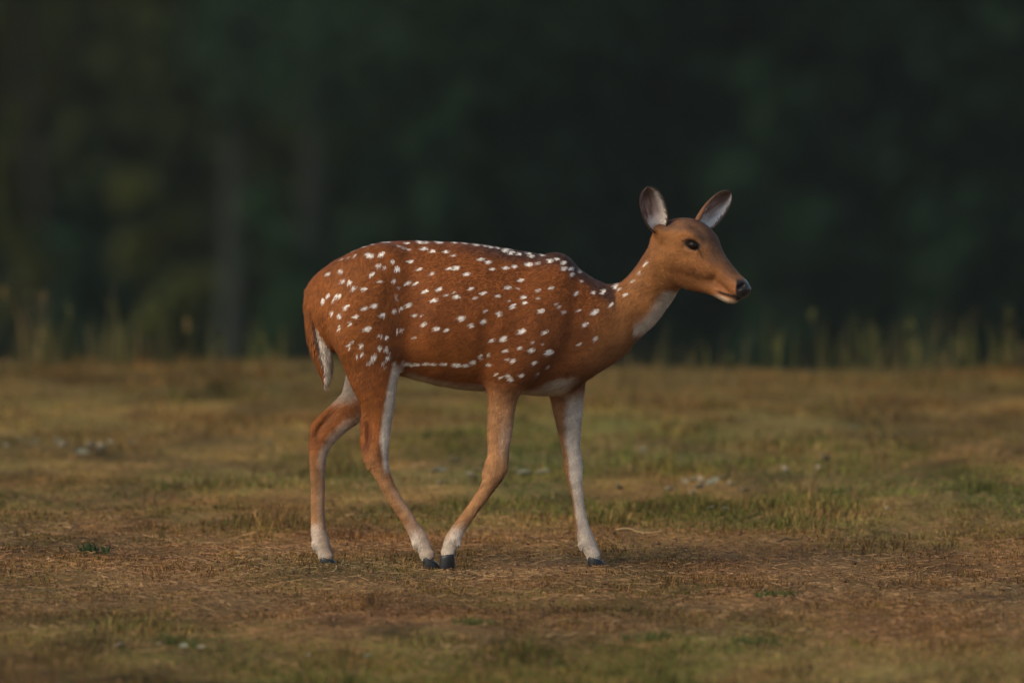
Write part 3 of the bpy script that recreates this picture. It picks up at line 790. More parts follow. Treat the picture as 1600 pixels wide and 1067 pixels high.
# ---- cloven hooves ----------------------------------------------------
def hoof_mesh(cx, cy, top_px, top_py, toe_px, heel_px, pitch):
    """two claws from the coronet (top) to the ground"""
    VV, QQ = [], []; off = 0
    x_t, z_t = PX(top_px), PZ(top_py, cy)
    x_toe, x_heel = PX(toe_px), PX(heel_px)
    for sgn in (-1, 1):
        rings = []
        for u in np.linspace(0, 1, 7):
            ring = []
            for i in range(14):
                a = 2 * math.pi * i / 14
                ca, sa = math.cos(a), math.sin(a)
                # coronet ellipse
                tx = x_t + ca * 0.0172; ty = cy + sgn * 0.0090 + sa * 0.0100; tz = z_t + ca * -pitch
                # sole: pointed towards the toe
                mid = (x_toe + x_heel) / 2; hl = (x_toe - x_heel) / 2
                nar = 1 - 0.55 * max(0, ca) ** 2
                bx = mid + ca * hl; by = cy + sgn * (0.0100 - 0.003 * max(0, ca)) + sa * 0.0098 * nar; bz = -0.004
                k = u ** 0.85
                bul = math.sin(math.pi * u) * 0.0012
                ring.append((tx + (bx - tx) * k + ca * bul, ty + (by - ty) * k + sa * bul, tz + (bz - tz) * u))
            rings.append(ring)
        arr = np.array(rings); n = 14
        VV.append(arr.reshape(-1, 3)); VV.append(arr[0].mean(0)[None]); VV.append(arr[-1].mean(0)[None])
        for j in range(6):
            for i in range(n):
                a = off + j * n + i; b = off + j * n + (i + 1) % n
                QQ.append((a, a + n, b + n, b))
        c0 = off + 7 * n; c1 = c0 + 1
        for i in range(0, n, 2):
            QQ.append((c0, off + i, off + (i + 1) % n, off + (i + 2) % n)); b0 = off + 6 * n
            QQ.append((c1, b0 + (i + 2) % n, b0 + (i + 1) % n, b0 + i))
        off += 7 * n + 2
    VV = np.concatenate(VV); VV[:, 0] -= PX(700)
    me = np_mesh("hoof", VV, np.array(QQ), smooth=True)
    g = rng.uniform(0.85, 1.15, (len(VV), 1))
    set_col(me, C(0.014, 0.014, 0.015) * g)
    return me
for a in ((0, 0.072, 511, 872, 527, 499, 0.005), (0, -0.072, 671.5, 873, 691, 663, 0.008), (0, -0.088, 699.5, 866, 710, 687, -0.002), (0, 0.070, 930.5, 872, 948, 919, 0.006)):
    link("hoof", hoof_mesh(*a), M_hoof, deer)

# ------------------------------------------------------------------ grass and litter
def blades(X, Y, H, Wd, lean, colr, bendy=0.5, Zb=None):
    n = len(X)
    az = rng.uniform(0, 2 * np.pi, n); fz = rng.uniform(0, 2 * np.pi, n)
    dirx, diry = np.cos(az), np.sin(az); sx, sy = np.cos(fz), np.sin(fz)
    Zb = terrain(X, Y) if Zb is None else Zb
    B = np.stack([X, Y, Zb - 0.003], 1); D = np.stack([dirx, diry, np.zeros(n)], 1); Sd = np.stack([sx, sy, np.zeros(n)], 1)
    h = H[:, None]; w = Wd[:, None]; l = lean[:, None]
    up = np.array([0, 0, 1.0])
    mid = B + up * h * 0.6 * np.sqrt(np.clip(1 - (l * 0.6) ** 2, 0.1, 1)) + D * h * l * 0.35
    tip = B + up * h * np.clip(1 - l * l * 0.75, 0.12, 1) + D * h * l
    VV = np.stack([B - Sd * w, B + Sd * w, mid + Sd * w * 0.75, mid - Sd * w * 0.75, tip], 1).reshape(-1, 3)
    i0 = np.arange(n) * 5
    q = np.stack([i0, i0 + 1, i0 + 2, i0 + 3], 1); t = np.stack([i0 + 3, i0 + 2, i0 + 4], 1)
    cc = np.repeat(colr, 5, axis=0)
    return VV, q, t, cc

def in_view(n, ylo, yhi, margin=0.9):
    """random ground points over the strip of field that the lens takes in, with room to spare at the sides"""
    Y = rng.uniform(ylo, yhi, n); hwid = (Y + DIST) * 0.045 + margin
    return rng.uniform(-1, 1, n) * hwid, Y

PAL_G = np.array([(0.085, 0.096, 0.018), (0.115, 0.115, 0.024), (0.066, 0.076, 0.018), (0.135, 0.122, 0.032)])
PAL_D = np.array([(0.250, 0.160, 0.055), (0.165, 0.105, 0.034), (0.105, 0.062, 0.022), (0.215, 0.160, 0.060), (0.140, 0.105, 0.030), (0.120, 0.068, 0.026)])
def grass_colour(X, Y, extra=0.0):
    g = np.clip(greenness(X, Y) * 1.0 + extra + rng.normal(0, 0.12, len(X)), 0, 1)
    isg = rng.random(len(X)) < g * 0.92
    c = np.where(isg[:, None], PAL_G[rng.integers(0, len(PAL_G), len(X))], PAL_D[rng.integers(0, len(PAL_D), len(X))])
    return 1.05 * c * rng.uniform(0.3, 1.7, (len(X), 1)) * (0.3 + 0.7 * tone(X, Y)) * lerp(np.ones(3), np.array([0.94, 0.76, 0.64]), np.clip(trampled(X, Y) + sstep(5, 9, Y) * 0.7, 0, 1)[:, None]), isg

X, Y = in_view(450000, -4.8, 11.6)
tr = trampled(X, Y); gn = greenness(X, Y); pn = fbm(X * 2.3, Y * 1.3, 91, 4); cl = fbm(X * 9, Y * 9, 95, 2)
keep = rng.random(len(X)) < (1 - 0.45 * sstep(3, 7, Y)) * np.clip(0.55 + 0.6 * gn - 0.50 * tr + 0.9 * (pn - 0.5) + 0.9 * (cl - .5), 0.06, 1)
X, Y, tr, gn, pn, cl = (a[keep] for a in (X, Y, tr, gn, pn, cl))
c, isg = grass_colour(X, Y)
H = (0.008 + 0.015 * rng.random(len(X)) ** 1.5 + 0.016 * np.clip(pn - 0.45, 0, 1) + 0.012 * gn) * (1 - 0.50 * tr)
H *= 1 + 0.45 * sstep(4, 9, Y) + 1.1 * sstep(0.62, 0.8, pn) * (1 - tr) + 1.2 * sstep(-3.0, -4.2, Y) * sstep(.5, .7, cl)
cl2 = fbm(X * 6.5, Y * 5.0, 185, 3)
H *= np.interp(cl2, [0.25, 0.42, 0.55, 0.68, 0.8], [0.45, 0.7, 1.0, 1.8, 2.6]) * (1 - 0.3 * tr) * (1 - 0.45 * sstep(0.5, -1.5, Y))
H *= 1 - 0.34 * sstep(0.8, 2.0, Y)
H *= np.where(rng.random(len(X)) < 0.02 * (1 - tr), 2.2, 1)
lean = rng.uniform(0.1, 0.95, len(X)) ** 0.8
VV, q, t, cc = blades(X, Y, H, rng.uniform(0.0008, 0.0019, len(X)) * (1 + 0.5 * sstep(3, 7, Y)) * np.where(isg, 1.15, 1), lean, c)
nx_ = 230000                                    # cropped, trodden stubble in the focus zone
X, Y = in_view(nx_, -4.8, 2.4, 0.6); kp = fbm(X * 5, Y * 3.5, 191, 3) + 0.25 * rng.random(nx_) > 0.60; X, Y = X[kp], Y[kp]
c, isg = grass_colour(X, Y)
hs = rng.uniform(0.005, 0.016, len(X)) * (1 + 0.8 * (fbm(X * 8, Y * 8, 195, 2) > 0.6))
fa = [(PX(a_) + rng.normal(0, 0.024, 130), b_ + rng.normal(-0.012, 0.022, 130)) for a_, b_ in ((512, .072), (676, -.072), (698, -.088), (932, .07))]   # blades crossing the feet
Xf = np.concatenate([a_ for a_, _ in fa]); Yf = np.concatenate([b_ for _, b_ in fa]); X = np.concatenate([X, Xf]); Y = np.concatenate([Y, Yf])
hs = np.concatenate([hs, rng.uniform(0.006, 0.017, len(Xf))]); c = np.concatenate([c, grass_colour(Xf, Yf)[0]])
V2, q2, t2, c2 = blades(X, Y, hs, rng.uniform(0.0007, 0.0015, len(X)), rng.uniform(0.3, 1.0, len(X)), c)
q = np.concatenate([q, q2 + len(VV)]); t = np.concatenate([t, t2 + len(VV)]); VV = np.concatenate([VV, V2]); cc = np.concatenate([cc, c2])
me = np_mesh("field_grass", VV, [q, t]); set_col(me, cc)
o = link("field_grass", me, M_grass); tag(o, "short mixed green and dry grass covering the field", "grass", kind="stuff")

# flat bits of straw and broken stems lying on the soil
n = 110000
X, Y = in_view(n, -4.8, 6.0)
tr = trampled(X, Y); keep = rng.random(n) < 0.35 + 0.5 * tr; X, Y, tr = X[keep], Y[keep], tr[keep]; n = len(X)
L = rng.uniform(0.006, 0.028, n) * np.where(rng.random(n) < 0.05, 2.2, 1); a = rng.uniform(0, np.pi, n); w = rng.uniform(0.0005, 0.0012, n)
D = np.stack([np.cos(a), np.sin(a), rng.normal(0, 0.16, n)], 1); Sx = np.stack([-np.sin(a), np.cos(a), np.zeros(n)], 1)
ctr = np.stack([X, Y, terrain(X, Y) + 0.003 + 0.004 * rng.random(n)], 1)
e = D * (L / 2)[:, None]; sw = Sx * w[:, None]; top = np.array([0, 0, 1]) * (w * 1.3)[:, None]
VV = np.stack([ctr - e - sw, ctr - e + sw, ctr - e + top, ctr + e - sw, ctr + e + sw, ctr + e + top], 1).reshape(-1, 3)
i0 = np.arange(n) * 6
q = np.concatenate([np.stack([i0, i0 + 3, i0 + 5, i0 + 2], 1), np.stack([i0 + 1, i0 + 2, i0 + 5, i0 + 4], 1)])
pal = np.array([(0.30, 0.195, 0.095), (0.22, 0.13, 0.06), (0.15, 0.08, 0.036), (0.10, 0.055, 0.028), (0.26, 0.15, 0.07)])
c = pal[rng.integers(0, len(pal), n)] * rng.uniform(0.6, 1.1, (n, 1)) * (0.3 + 0.7 * tone(X, Y)) * 0.95
me = np_mesh("straw_litter", VV, q); set_col(me, np.repeat(c, 6, axis=0))
o = link("straw_litter", me, M_straw); tag(o, "broken dry straw and stems scattered over the bare soil", "straw", kind="stuff")

# crumbs of soil
n = 8000
X, Y = in_view(n, -4.6, 3.0)
tr = trampled(X, Y); keep = rng.random(n) < 0.15 + 0.8 * tr; X, Y = X[keep], Y[keep]; n = len(X)
r = 0.0025 + 0.007 * rng.random(n) ** 4
dirs = np.array([(1, 0, 0), (-1, 0, 0), (0, 1, 0), (0, -1, 0), (0, 0, 0.8), (0, 0, -0.8)], float)
ctr = np.stack([X, Y, terrain(X, Y) + r * 0.25], 1)
VV = (ctr[:, None, :] + dirs[None] * (r[:, None] * rng.uniform(0.6, 1.3, (n, 6)))[..., None]).reshape(-1, 3)
tt = np.array([(0, 2, 4), (2, 1, 4), (1, 3, 4), (3, 0, 4), (2, 0, 5), (1, 2, 5), (3, 1, 5), (0, 3, 5)])
T = (np.arange(n)[:, None, None] * 6 + tt[None]).reshape(-1, 3)
c = lerp(C(0.085, 0.045, 0.022), C(0.19, 0.105, 0.055), rng.random((n, 1)))
me = np_mesh("soil_crumbs", VV, T); set_col(me, np.repeat(c, 6, axis=0))
o = link("soil_crumbs", me, M_straw); tag(o, "small crumbs of loose brown soil along the trodden strip", "soil", kind="stuff")

def zt(x, y): return float(terrain(np.array([x], float), np.array([y], float))[0])
def ground_at(px, py):
    y = row_to_y(py); return ((px - 800) / FPX * math.hypot(y + DIST, CAM_H), y)

def tuft(name, px, py, n, h, spread, pal, wd, lean=(0.1, 0.6), seedhead=0, mat=None, label=None, cat="grass tuft", group=None):
    x, y = ground_at(px, py)
    X = np.clip(rng.normal(0, spread, n), -1.4 * spread, 1.4 * spread); Y = np.clip(rng.normal(0, spread, n), -1.4 * spread, 1.4 * spread)
    H = h * rng.uniform(0.45, 1.1, n); c = np.array(pal)[rng.integers(0, len(pal), n)] * rng.uniform(0.75, 1.2, (n, 1))
    z0 = zt(x, y)
    Zb = terrain(X + x, Y + y) - z0
    VV, q, t, cc = blades(X, Y, H, np.full(n, wd) * rng.uniform(.7, 1.3, n), rng.uniform(*lean, n), c, Zb=Zb)
    if seedhead:
        tips = VV.reshape(-1, 5, 3)[:, 4]; k = rng.choice(n, max(1, int(n * seedhead)), replace=False); m_ = 14
        P = np.repeat(tips[k], m_, axis=0); P = P - np.array([0, 0, 1]) * rng.uniform(0, 0.30, (len(P), 1)) * h * 0.8 + rng.normal(0, 0.006, P.shape)
        r = 0.006
        D = rng.normal(0, 1, (len(P), 3)); D[:, 2] = np.abs(D[:, 2]) + 0.8; D /= np.linalg.norm(D, axis=1, keepdims=True); Sd = np.cross(D, rng.normal(0, 1, (len(P), 3))); Sd /= np.linalg.norm(Sd, axis=1, keepdims=True)
        sv = np.stack([P - D * r * 1.6, P + Sd * r * .6, P + D * r * 1.8, P - Sd * r * .6], 1).reshape(-1, 3)
        i0 = np.arange(len(P)) * 4 + len(VV)
        q = np.concatenate([q, np.stack([i0, i0 + 1, i0 + 2, i0 + 3], 1)]); VV = np.concatenate([VV, sv]); cc = np.concatenate([cc, np.repeat(np.repeat(c[k], m_, axis=0) * 1.1, 4, axis=0)])
    me = np_mesh(name, VV, [q, t]); set_col(me, cc)
    o = link(name, me, mat or M_grass); o.location = (x, y, z0)
    tag(o, label, cat, group); return o

TALL = [(0.19, 0.135, 0.052), (0.145, 0.125, 0.045), (0.23, 0.16, 0.075), (0.105, 0.105, 0.034)]
TALLG = [(0.130, 0.130, 0.036), (0.100, 0.105, 0.028), (0.19, 0.155, 0.050)]
# tall clumps along the edge of the field
for (px_, py_, n, hpx, pal) in ((66, 566, 60, 130, TALL), (92, 563, 40, 60, TALL), (180, 561, 26, 150, TALL), (272, 560, 26, 55, TALL), (330, 560, 30, 40, TALLG),
                                (425, 559, 26, 60, TALLG), (1098, 561, 26, 50, TALLG), (1214, 561, 34, 80, TALLG), (1281, 560, 38, 82, TALLG), (1346, 562, 52, 96, TALLG), (1415, 561, 34, 80, TALLG),
                                (1470, 563, 46, 66, TALL), (1505, 562, 30, 90, TALLG), (1556, 565, 50, 105, TALLG), (1590, 563, 40, 80, TALL)):
    special = {66: "bushy straw coloured tall grass clump, fullest of those on the doe's tail side", 180: "very tall thin straw grass clump standing alone on the doe's tail side",
               1346: "brightest of the tall green grass clumps ahead of the doe's nose", 1556: "broad tall green grass clump farthest ahead of the doe", 1098: "small green grass clump just below the doe's muzzle"}
    lab = special.get(px_) or ("greenish tall grass clump on the far field edge ahead of the doe" if px_ > 1000 and pal is TALLG else "yellowish tall grass clump on the far field edge ahead of the doe" if px_ > 1000 else
          "low greenish grass clump on the far field edge behind the doe's tail" if pal is TALLG else "short straw coloured grass clump on the far field edge behind the doe's tail")
    tuft("tall_grass_clump", px_ + random.uniform(-9, 9), py_ + 13, int(n * random.uniform(0.3, 0.5)), (hpx * random.uniform(0.8, 1.25) + 12) / 455.0, 0.040, pal, 0.0021, (0.03, 0.55), 0.16,
         label=lab, cat="grass clump", group="tall grass clumps along the far edge of the field")
# low fringe that breaks the edge
n = 26000
Y = rng.uniform(CREST - 1.6, CREST + 1.6, n); X = rng.uniform(-3.0, 3.0, n)
fr = fbm(X * 2.5, Y * 1.2, 131, 3)
c = np.array(TALL + [(0.15, 0.085, 0.04)])[rng.integers(0, 5, n)] * rng.uniform(0.7, 1.2, (n, 1))
VV, q, t, cc = blades(X, Y, 0.015 + 0.050 * np.clip(fr - 0.35, 0, 1) * rng.uniform(0.3, 1.6, n), np.full(n, 0.0016), rng.uniform(0.1, 0.7, n), c)
n2_ = 620                                       # thin taller stems scattered along the edge
Y = rng.uniform(CREST - 0.5, CREST + 1.4, n2_); X = rng.uniform(-3.0, 3.0, n2_); X = X + 0.25 * np.sin(X * 7)
c = np.array(TALL)[rng.integers(0, len(TALL), n2_)] * rng.uniform(0.5, 1.0, (n2_, 1))
V2, q2, t2, c2 = blades(X, Y, (0.06 + 0.20 * rng.random(n2_) ** 2.2) * np.interp(np.abs(X), [0, 1, 2], [0.7, 0.9, 1.15]), np.full(n2_, 0.0020), rng.uniform(0.05, 0.6, n2_), c)
q = np.concatenate([q, q2 + len(VV)]); t = np.concatenate([t, t2 + len(VV)]); VV = np.concatenate([VV, V2]); cc = np.concatenate([cc, c2])
me = np_mesh("edge_grass", VV, [q, t]); set_col(me, cc)
o = link("edge_grass", me, M_grass); tag(o, "ragged low dry grass fringing the far edge of the field", "grass", kind="stuff")

DRY = [(0.27, 0.175, 0.08), (0.20, 0.125, 0.055), (0.16, 0.085, 0.04)]
for (px_, py_, n, hpx) in ((1262, 776, 26, 46), (1335, 786, 18, 34), (1375, 735, 20, 60), (228, 790, 16, 44), (275, 782, 14, 36), (150, 822, 9, 36), (1040, 700, 16, 34), (735, 838, 18, 24), (1400, 655, 22, 34), (215, 655, 24, 40), (40, 655, 24, 40)):
    d = row_to_y(py_) + DIST
    tuft("dry_grass_tuft", px_, py_, n, hpx / FPX * d, 0.016, DRY, 0.0014, (0.1, 0.75), label="small upright straw coloured grass tuft on the short turf", group="dry grass tufts on the turf")
for (px_, py_, n, hpx, lab) in ((576, 948, 26, 46, "brown dry tuft in the soil below the touching hooves"), (541, 1028, 10, 72, "single thin dry stalk cluster standing among foreground turf"), (40, 1062, 60, 74, "blurred reddish brown tuft at the foreground corner of the field")):
    d = row_to_y(py_) + DIST
    tuft("dry_stalk_tuft", px_, py_, n, hpx / FPX * d, 0.014 if n < 50 else 0.05, [(0.13, 0.07, 0.03), (0.10, 0.06, 0.025), (0.17, 0.10, 0.045)], 0.0013, (0.05, 0.6), label=lab)
tuft("green_weed", 148, 872, 70, 0.040, 0.022, [(0.035, 0.060, 0.022), (0.050, 0.075, 0.025)], 0.0030, (0.3, 0.95), label="small dark green weed growing alone on the dry soil strip", cat="weed")
GT = iter(('low green grass tuft beside the dry straw tuft on the turf', 'low green grass tuft in the foreground below the twig', 'low green grass tuft in the foreground under the doe\'s chest', 'low green grass tuft on the soil strip ahead of the leading hoof', 'low green grass tuft in the soil below the touching hooves', 'low green grass tuft by the pale leaves in the foreground'))
for (px_, py_) in ((1300, 775), (1180, 1010), (1010, 1012), (1215, 940), (740, 985), (270, 1012)):
    d = row_to_y(py_) + DIST
    tuft("green_grass_tuft", px_, py_, 110, 0.028, 0.035, [(0.055, 0.085, 0.020), (0.075, 0.10, 0.026)], 0.0016, (0.2, 0.9), label=next(GT), group="low green grass tufts in the turf")

# pale withered leaves
def leaf_mesh(name, L, Wd, curl, colr):
    us = np.linspace(0, 1, 8); VV = []
    for u in us:
        w = Wd * math.sin(math.pi * min(1, u * 0.96 + 0.02)) ** 0.8
        for v in (-1, -0.4, 0.4, 1):
            VV.append(((u - 0.5) * L, v * w, curl * (v * v) * w + curl * L * 0.35 * (u - 0.5) ** 2 * 4 * 0.6 + 0.002 * random.random()))
    VV = np.array(VV); bot = VV.copy(); bot[:, 2] -= 0.0009
    a = (np.arange(7)[:, None] * 4 + np.arange(3)[None, :]).ravel(); o = 32
    q = [np.stack([a, a + 4, a + 5, a + 1], 1), np.stack([a, a + 1, a + 5, a + 4], 1) + o]
    e = np.arange(7) * 4
    q += [np.stack([e, e + o, e + 4 + o, e + 4], 1), np.stack([e + 3, e + 7, e + 7 + o, e + 3 + o], 1)]
    me = np_mesh(name, np.concatenate([VV, bot]), np.concatenate(q), smooth=True)
    set_col(me, np.tile(colr, (64, 1)) * rng.uniform(0.9, 1.1, (64, 1))); me.materials.append(M_pale)
    return me
lm = [leaf_mesh("leaf", 0.034, 0.010, 0.9, C(0.215, 0.195, 0.135)), leaf_mesh("leaf", 0.026, 0.009, 1.3, C(0.265, 0.225, 0.155)), leaf_mesh("leaf", 0.040, 0.012, 0.6, C(0.165, 0.165, 0.115))]
leaf_spots = [(188, 1022), (250, 1021), (288, 1018), (315, 1020), (482, 1030), (575, 1030), (1083, 764), (1070, 766), (1110, 806), (1132, 808), (1224, 748), (1335, 674), (60, 700), (95, 708), (120, 712), (140, 707), (30, 698), (300, 592), (340, 590),
              (705, 720), (712, 731), (735, 760), (760, 757), (820, 758), (850, 757), (985, 717), (1005, 712), (965, 770), (1280, 745), (400, 694), (420, 700), (1385, 812), (1062, 723), (1290, 730)]
leaf_spots += [(75 + 60 * random.gauss(0, 1), 705 + 7 * random.gauss(0, 1)) for _ in range(14)] + [(1100 + 55 * random.gauss(0, 1), 764 + 9 * random.gauss(0, 1)) for _ in range(9)] + [(745 + 45 * random.gauss(0, 1), 756 + 10 * random.gauss(0, 1)) for _ in range(6)]
for i, (a, b) in enumerate(leaf_spots):
    x_, y_ = ground_at(a, b)
    o = bpy.data.objects.new("withered_leaf", lm[i % 3]); COL.objects.link(o)
    g = 0.016 if b < 840 else 0.008
    o.location = (x_, y_, zt(x_, y_) + g); o.rotation_euler = (rng.normal(0.25, 0.25), rng.normal(0, 0.3), rng.uniform(0, 6.28))
    s_ = rng.uniform(0.55, 1.05) * (1.2 if b < 800 else 0.85); o.scale = (s_, s_, s_)
    tag(o, "small pale withered leaf lying on the turf", "leaf", "pale withered leaves scattered on the turf")

# twigs
def tube(name, pts, radii, colr, mat, seg=7, parent=None):
    P = np.array(pts, float); n = len(P); VV = []
    for i in range(n):
        t = P[min(i + 1, n - 1)] - P[max(i - 1, 0)]; t /= np.linalg.norm(t)
        r_ = np.array([0, 0, 1.0]) if abs(t[2]) < 0.9 else np.array([1.0, 0, 0])
        u = np.cross(t, r_); u /= np.linalg.norm(u); v = np.cross(t, u)
        for k in range(seg):
            a = 2 * math.pi * k / seg; VV.append(P[i] + (u * math.cos(a) + v * math.sin(a)) * radii[i])
    Q_ = [(i * seg + k, i * seg + (k + 1) % seg, (i + 1) * seg + (k + 1) % seg, (i + 1) * seg + k) for i in range(n - 1) for k in range(seg)]
    VV.append(P[0]); VV.append(P[-1]); c0 = n * seg
    T_ = [(c0, (k + 1) % seg, k) for k in range(seg)] + [(c0 + 1, (n - 1) * seg + k, (n - 1) * seg + (k + 1) % seg) for k in range(seg)]
    me = np_mesh(name, np.array(VV), [np.array(Q_), np.array(T_)], smooth=True)
    set_col(me, np.tile(colr, (len(VV), 1)) * rng.uniform(0.85, 1.15, (len(VV), 1)))
    return link(name, me, mat, parent)
def twig(a, b, rad, colr, label, lift=0.016, cat="twig"):
    p, q_ = ground_at(*a), ground_at(*b)
    pts = []
    for i in range(9):
        t = i / 8; xx = p[0] + (q_[0] - p[0]) * t + 0.004 * math.sin(t * 9); yy = p[1] + (q_[1] - p[1]) * t + 0.006 * math.sin(t * 5)
        pts.append((xx - p[0], yy - p[1], zt(xx, yy) + lift - zt(*p) + 0.004 * math.sin(t * 7)))
    o = tube("fallen_twig", pts, [rad * (1 - 0.5 * i / 8) for i in range(9)], colr, M_straw)
    o.location = (p[0], p[1], zt(*p)); tag(o, label, cat)
twig((962, 842), (1032, 843), 0.0017, C(0.44, 0.30, 0.15), "thin bright straw twig lying beside the leading hoof")
twig((1060, 847), (1150, 851), 0.0011, C(0.20, 0.13, 0.06), "long thin dull straw stem lying on bare soil", 0.012)
twig((1216, 853), (1254, 850), 0.0028, C(0.13, 0.08, 0.045), "short dark twig lying on the soil strip", 0.014)
twig((120, 836), (98, 848), 0.0016, C(0.20, 0.12, 0.06), "small forked brown twig at the edge of turf", 0.018)
twig((520, 905), (536, 884), 0.0016, C(0.34, 0.23, 0.11), "short straw stem leaning beside the rearmost hoof", 0.010)
twig((855, 1006), (900, 1004), 0.0022, C(0.36, 0.25, 0.12), "short pale straw stem among foreground turf", 0.012)

# ------------------------------------------------------------------ forest across the low ground
def leaf_cloud(n, centres, radii, size, pal, squash=1.0):
    k = rng.integers(0, len(centres), n)
    d = rng.normal(0, 1, (n, 3)); d /= np.linalg.norm(d, axis=1, keepdims=True)
    rad = rng.random(n) ** 0.45
    P = np.array(centres)[k] + d * (rad * np.array(radii)[k])[:, None] * np.array([1, 1, squash])
    a = rng.normal(0, 1, (n, 3)); a /= np.linalg.norm(a, axis=1, keepdims=True); b = np.cross(a, rng.normal(0, 1, (n, 3))); b /= np.linalg.norm(b, axis=1, keepdims=True)
    s = (size * rng.uniform(0.6, 1.4, n))[:, None]
    VV = np.stack([P - a * s, P + b * s * 0.45, P + a * s, P - b * s * 0.45], 1).reshape(-1, 3)
    i0 = np.arange(n) * 4
    c = np.array(pal)[rng.integers(0, len(pal), n)] * rng.uniform(0.7, 1.3, (n, 1))
    return VV, np.stack([i0, i0 + 1, i0 + 2, i0 + 3], 1), np.repeat(c, 4, axis=0)
LEAF_D = [(0.014, 0.034, 0.018), (0.018, 0.039, 0.020), (0.012, 0.030, 0.018)]
LEAF_O = [(0.045, 0.055, 0.014), (0.036, 0.047, 0.015), (0.052, 0.056, 0.016)]
LEAF_G = [(0.022, 0.050, 0.022), (0.027, 0.056, 0.024)]
FLOOR = -4.3
def forest_x(px, y): return (px - 800) / FPX * (y + DIST)
def tree(px, y, rad, height, bark, label, pal):
    x_ = forest_x(px, y); root = empty("forest_tree", (x_, y, zt(x_, y) - 0.05)); tag(root, label, "tree", "trees of the wood behind the field")
    pts = []; ang = rng.uniform(0, 6.28)
    for i in range(10):
        t = i / 9; pts.append((0.25 * math.sin(t * 3 + ang) * t, 0.25 * math.cos(t * 2.4 + ang) * t, t * height * 0.8))
    tube("trunk", pts, [rad * (1.5 if i == 0 else 1.12 if i == 1 else 1 - 0.075 * i) for i in range(10)], bark, M_bark, 12, root)
    cen, rd = [], []
    for j in range(6):
        a = ang + j * 1.05; p = np.array(pts[4 + j % 5]); e = p + np.array([math.cos(a) * 1.9, math.sin(a) * 1.9, 1.0 + 0.3 * j])
        tube("limb", [p, (p + e) / 2 + np.array([0, 0, 0.2]), e], [rad * 0.42, rad * 0.28, rad * 0.1], bark, M_bark, 7, root)
        cen.append(e); rd.append(rng.uniform(1.2, 1.8))
    cen.append(np.array(pts[-1]) + np.array([0, 0, 0.6])); rd.append(1.9)
    VV, q_, cc = leaf_cloud(5200, cen, rd, 0.10, pal, 0.8)
    me = np_mesh("crown", VV, q_); set_col(me, cc); link("crown", me, M_leaf, root)
    return root
GREY, BRN = C(0.027, 0.034, 0.027), C(0.026, 0.024, 0.019)
for args in ((365, 82, 0.13, 9, GREY, "thick grey trunked tree of the dark wood, behind the doe's rump side", LEAF_D),
             (478, 88, 0.14, 10, GREY, "slender grey trunked tree standing between thick tree and dark thicket", LEAF_G),
             (60, 84, 0.10, 8, BRN, "thin brown trunked tree beside the olive shrub and tall grass", LEAF_O),
             (200, 94, 0.13, 9, BRN, "brown trunked tree behind the broad olive shrub", LEAF_O),
             (870, 98, 0.13, 10, BRN, "brown trunked tree in the dark thicket behind the doe's back", LEAF_D),
             (1330, 96, 0.14, 10, C(0.05, 0.045, 0.04), "dark trunked tree in the deepest shade ahead of the doe", LEAF_D)):
    tree(*args)
def shrub(px, py_top, y, w, pal, label, n=1500):
    x_ = forest_x(px, y); z0 = zt(x_, y)
    ztop = CAM_H - (py_top - YH) / FPX * (y + DIST); h = ztop - z0
    root = empty("forest_shrub", (x_, y, z0)); tag(root, label, "shrub", "shrubs of the wood behind the field")
    cen, rd = [], []
    for j in range(9):
        t = (j + 0.5) / 9; cen.append((rng.normal(0, w * 0.35), rng.normal(0, w * 0.35), h * (0.15 + 0.75 * t))); rd.append(w * rng.uniform(0.35, 0.55) * (1.1 - 0.45 * t))
    for j in range(4):
        c_ = cen[2 * j]; tube("stem", [(0.05 * j - 0.1, 0, -0.05), (c_[0] * 0.5, c_[1] * 0.5, c_[2] * 0.5), tuple(c_)], [0.03, 0.022, 0.01], BRN, M_bark, 6, root)
    VV, q_, cc = leaf_cloud(n * 2, cen, rd, 0.07, pal)
    me = np_mesh("foliage", VV, q_); set_col(me, cc); link("foliage", me, M_leaf, root)
for args in ((250, 215, 72, 0.62, LEAF_O, "broad olive yellow shrub in front of the dark wood"),
             (40, 90, 74, 0.50, LEAF_O, "olive shrub beside the thin brown trunk"),
             (430, 250, 76, 0.55, LEAF_G, "dull green shrub at the foot of the grey trunks"),
             (120, 330, 76, 0.60, LEAF_D, "dark low shrub between the two olive shrubs"),
             (640, 60, 80, 0.70, LEAF_D, "tall dark green shrub in the wood behind the doe's hindquarters"),
             (1210, 20, 82, 0.80, LEAF_D, "tall dark green shrub in the wood behind the doe's head"),
             (1480, 250, 80, 0.75, LEAF_D, "dark shrub behind the tall green grass clumps")):
    shrub(*args)
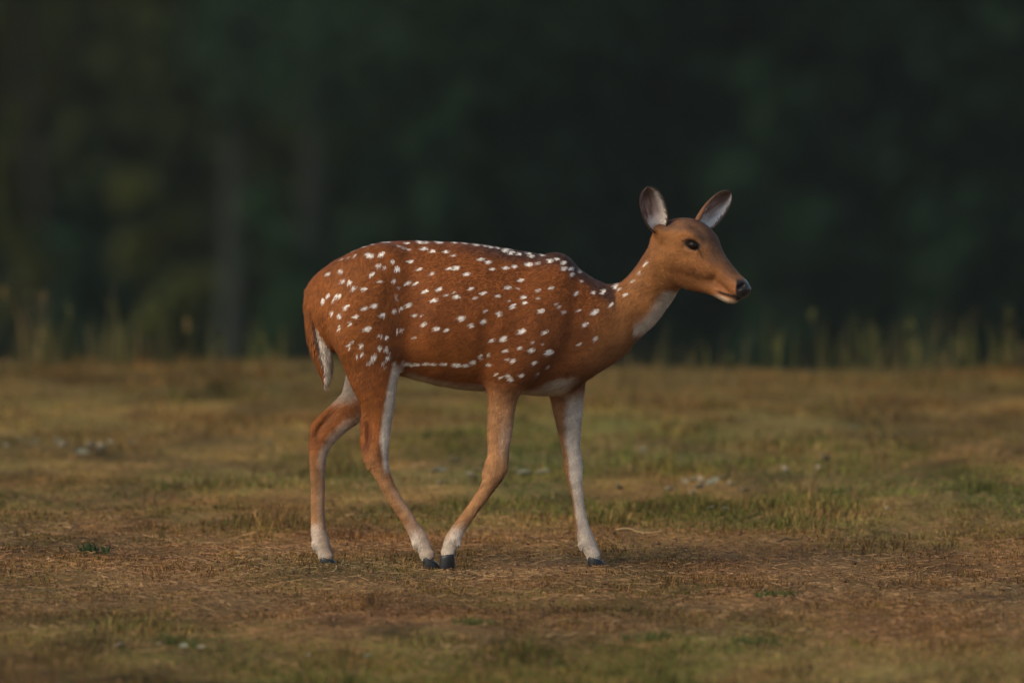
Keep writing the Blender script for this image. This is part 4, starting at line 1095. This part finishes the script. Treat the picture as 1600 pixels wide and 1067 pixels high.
# the wood itself
n = 300000
Xw = rng.uniform(-34, 34, n); Yw = 88 + 22 * rng.random(n) ** 1.3; zb = terrain(Xw, Yw)
hgt = rng.random(n); Zw = zb + hgt * 11.0
lim = 64 + 4 * fbm(Xw * 0.5, Zw * 0.5, 151, 3)
P = np.stack([Xw, Yw + (lim - 64), Zw], 1)
a = rng.normal(0, 1, (n, 3)); a /= np.linalg.norm(a, axis=1, keepdims=True); b = np.cross(a, rng.normal(0, 1, (n, 3))); b /= np.linalg.norm(b, axis=1, keepdims=True)
s_ = rng.uniform(0.07, 0.16, (n, 1)) * (1 + 2.2 * sstep(97, 106, Yw))[:, None]
VV = np.stack([P - a * s_ - b * s_ * 0.4, P + b * s_ * 0.8, P + a * s_ * 1.2 - b * s_ * 0.3], 1).reshape(-1, 3)
i0 = np.arange(n) * 3
patch = fbm(Xw * 0.45 + 5, Zw * 0.35, 161, 3)
c = lerp(np.array(LEAF_D)[rng.integers(0, 3, n)], np.array(LEAF_O)[rng.integers(0, 3, n)], (sstep(0.5, 0.62, patch) * 0.5 * sstep(1.0, -3.0, Xw))[:, None]) * rng.uniform(0.6, 1.2, (n, 1))
me = np_mesh("far_wood", VV, np.stack([i0, i0 + 1, i0 + 2], 1)); set_col(me, np.repeat(c, 3, axis=0))
o = link("far_wood", me, M_leaf); tag(o, "dense dark green wood closing off the view behind the field", "forest", kind="stuff")

# thin evening haze over the whole place
hx0, hx1, hy0, hy1, hz0, hz1 = -45, 45, -40, 125, -8.5, 14
hv = np.array([(a, b, c_) for a in (hx0, hx1) for b in (hy0, hy1) for c_ in (hz0, hz1)], float)
hq = np.array([(0, 1, 3, 2), (4, 6, 7, 5), (0, 4, 5, 1), (2, 3, 7, 6), (0, 2, 6, 4), (1, 5, 7, 3)])
hm = bpy.data.materials.new("haze"); hm.use_nodes = True; hm.node_tree.nodes.clear()
ho = hm.node_tree.nodes.new("ShaderNodeOutputMaterial"); pv = hm.node_tree.nodes.new("ShaderNodeVolumePrincipled")
pv.inputs["Color"].default_value = (0.78, 0.90, 0.92, 1); pv.inputs["Density"].default_value = 0.00018
hm.node_tree.links.new(pv.outputs[0], ho.inputs["Volume"])
o = link("haze", np_mesh("haze", hv, hq), hm); tag(o, "thin cool haze in the air over field and wood", "haze", kind="stuff")
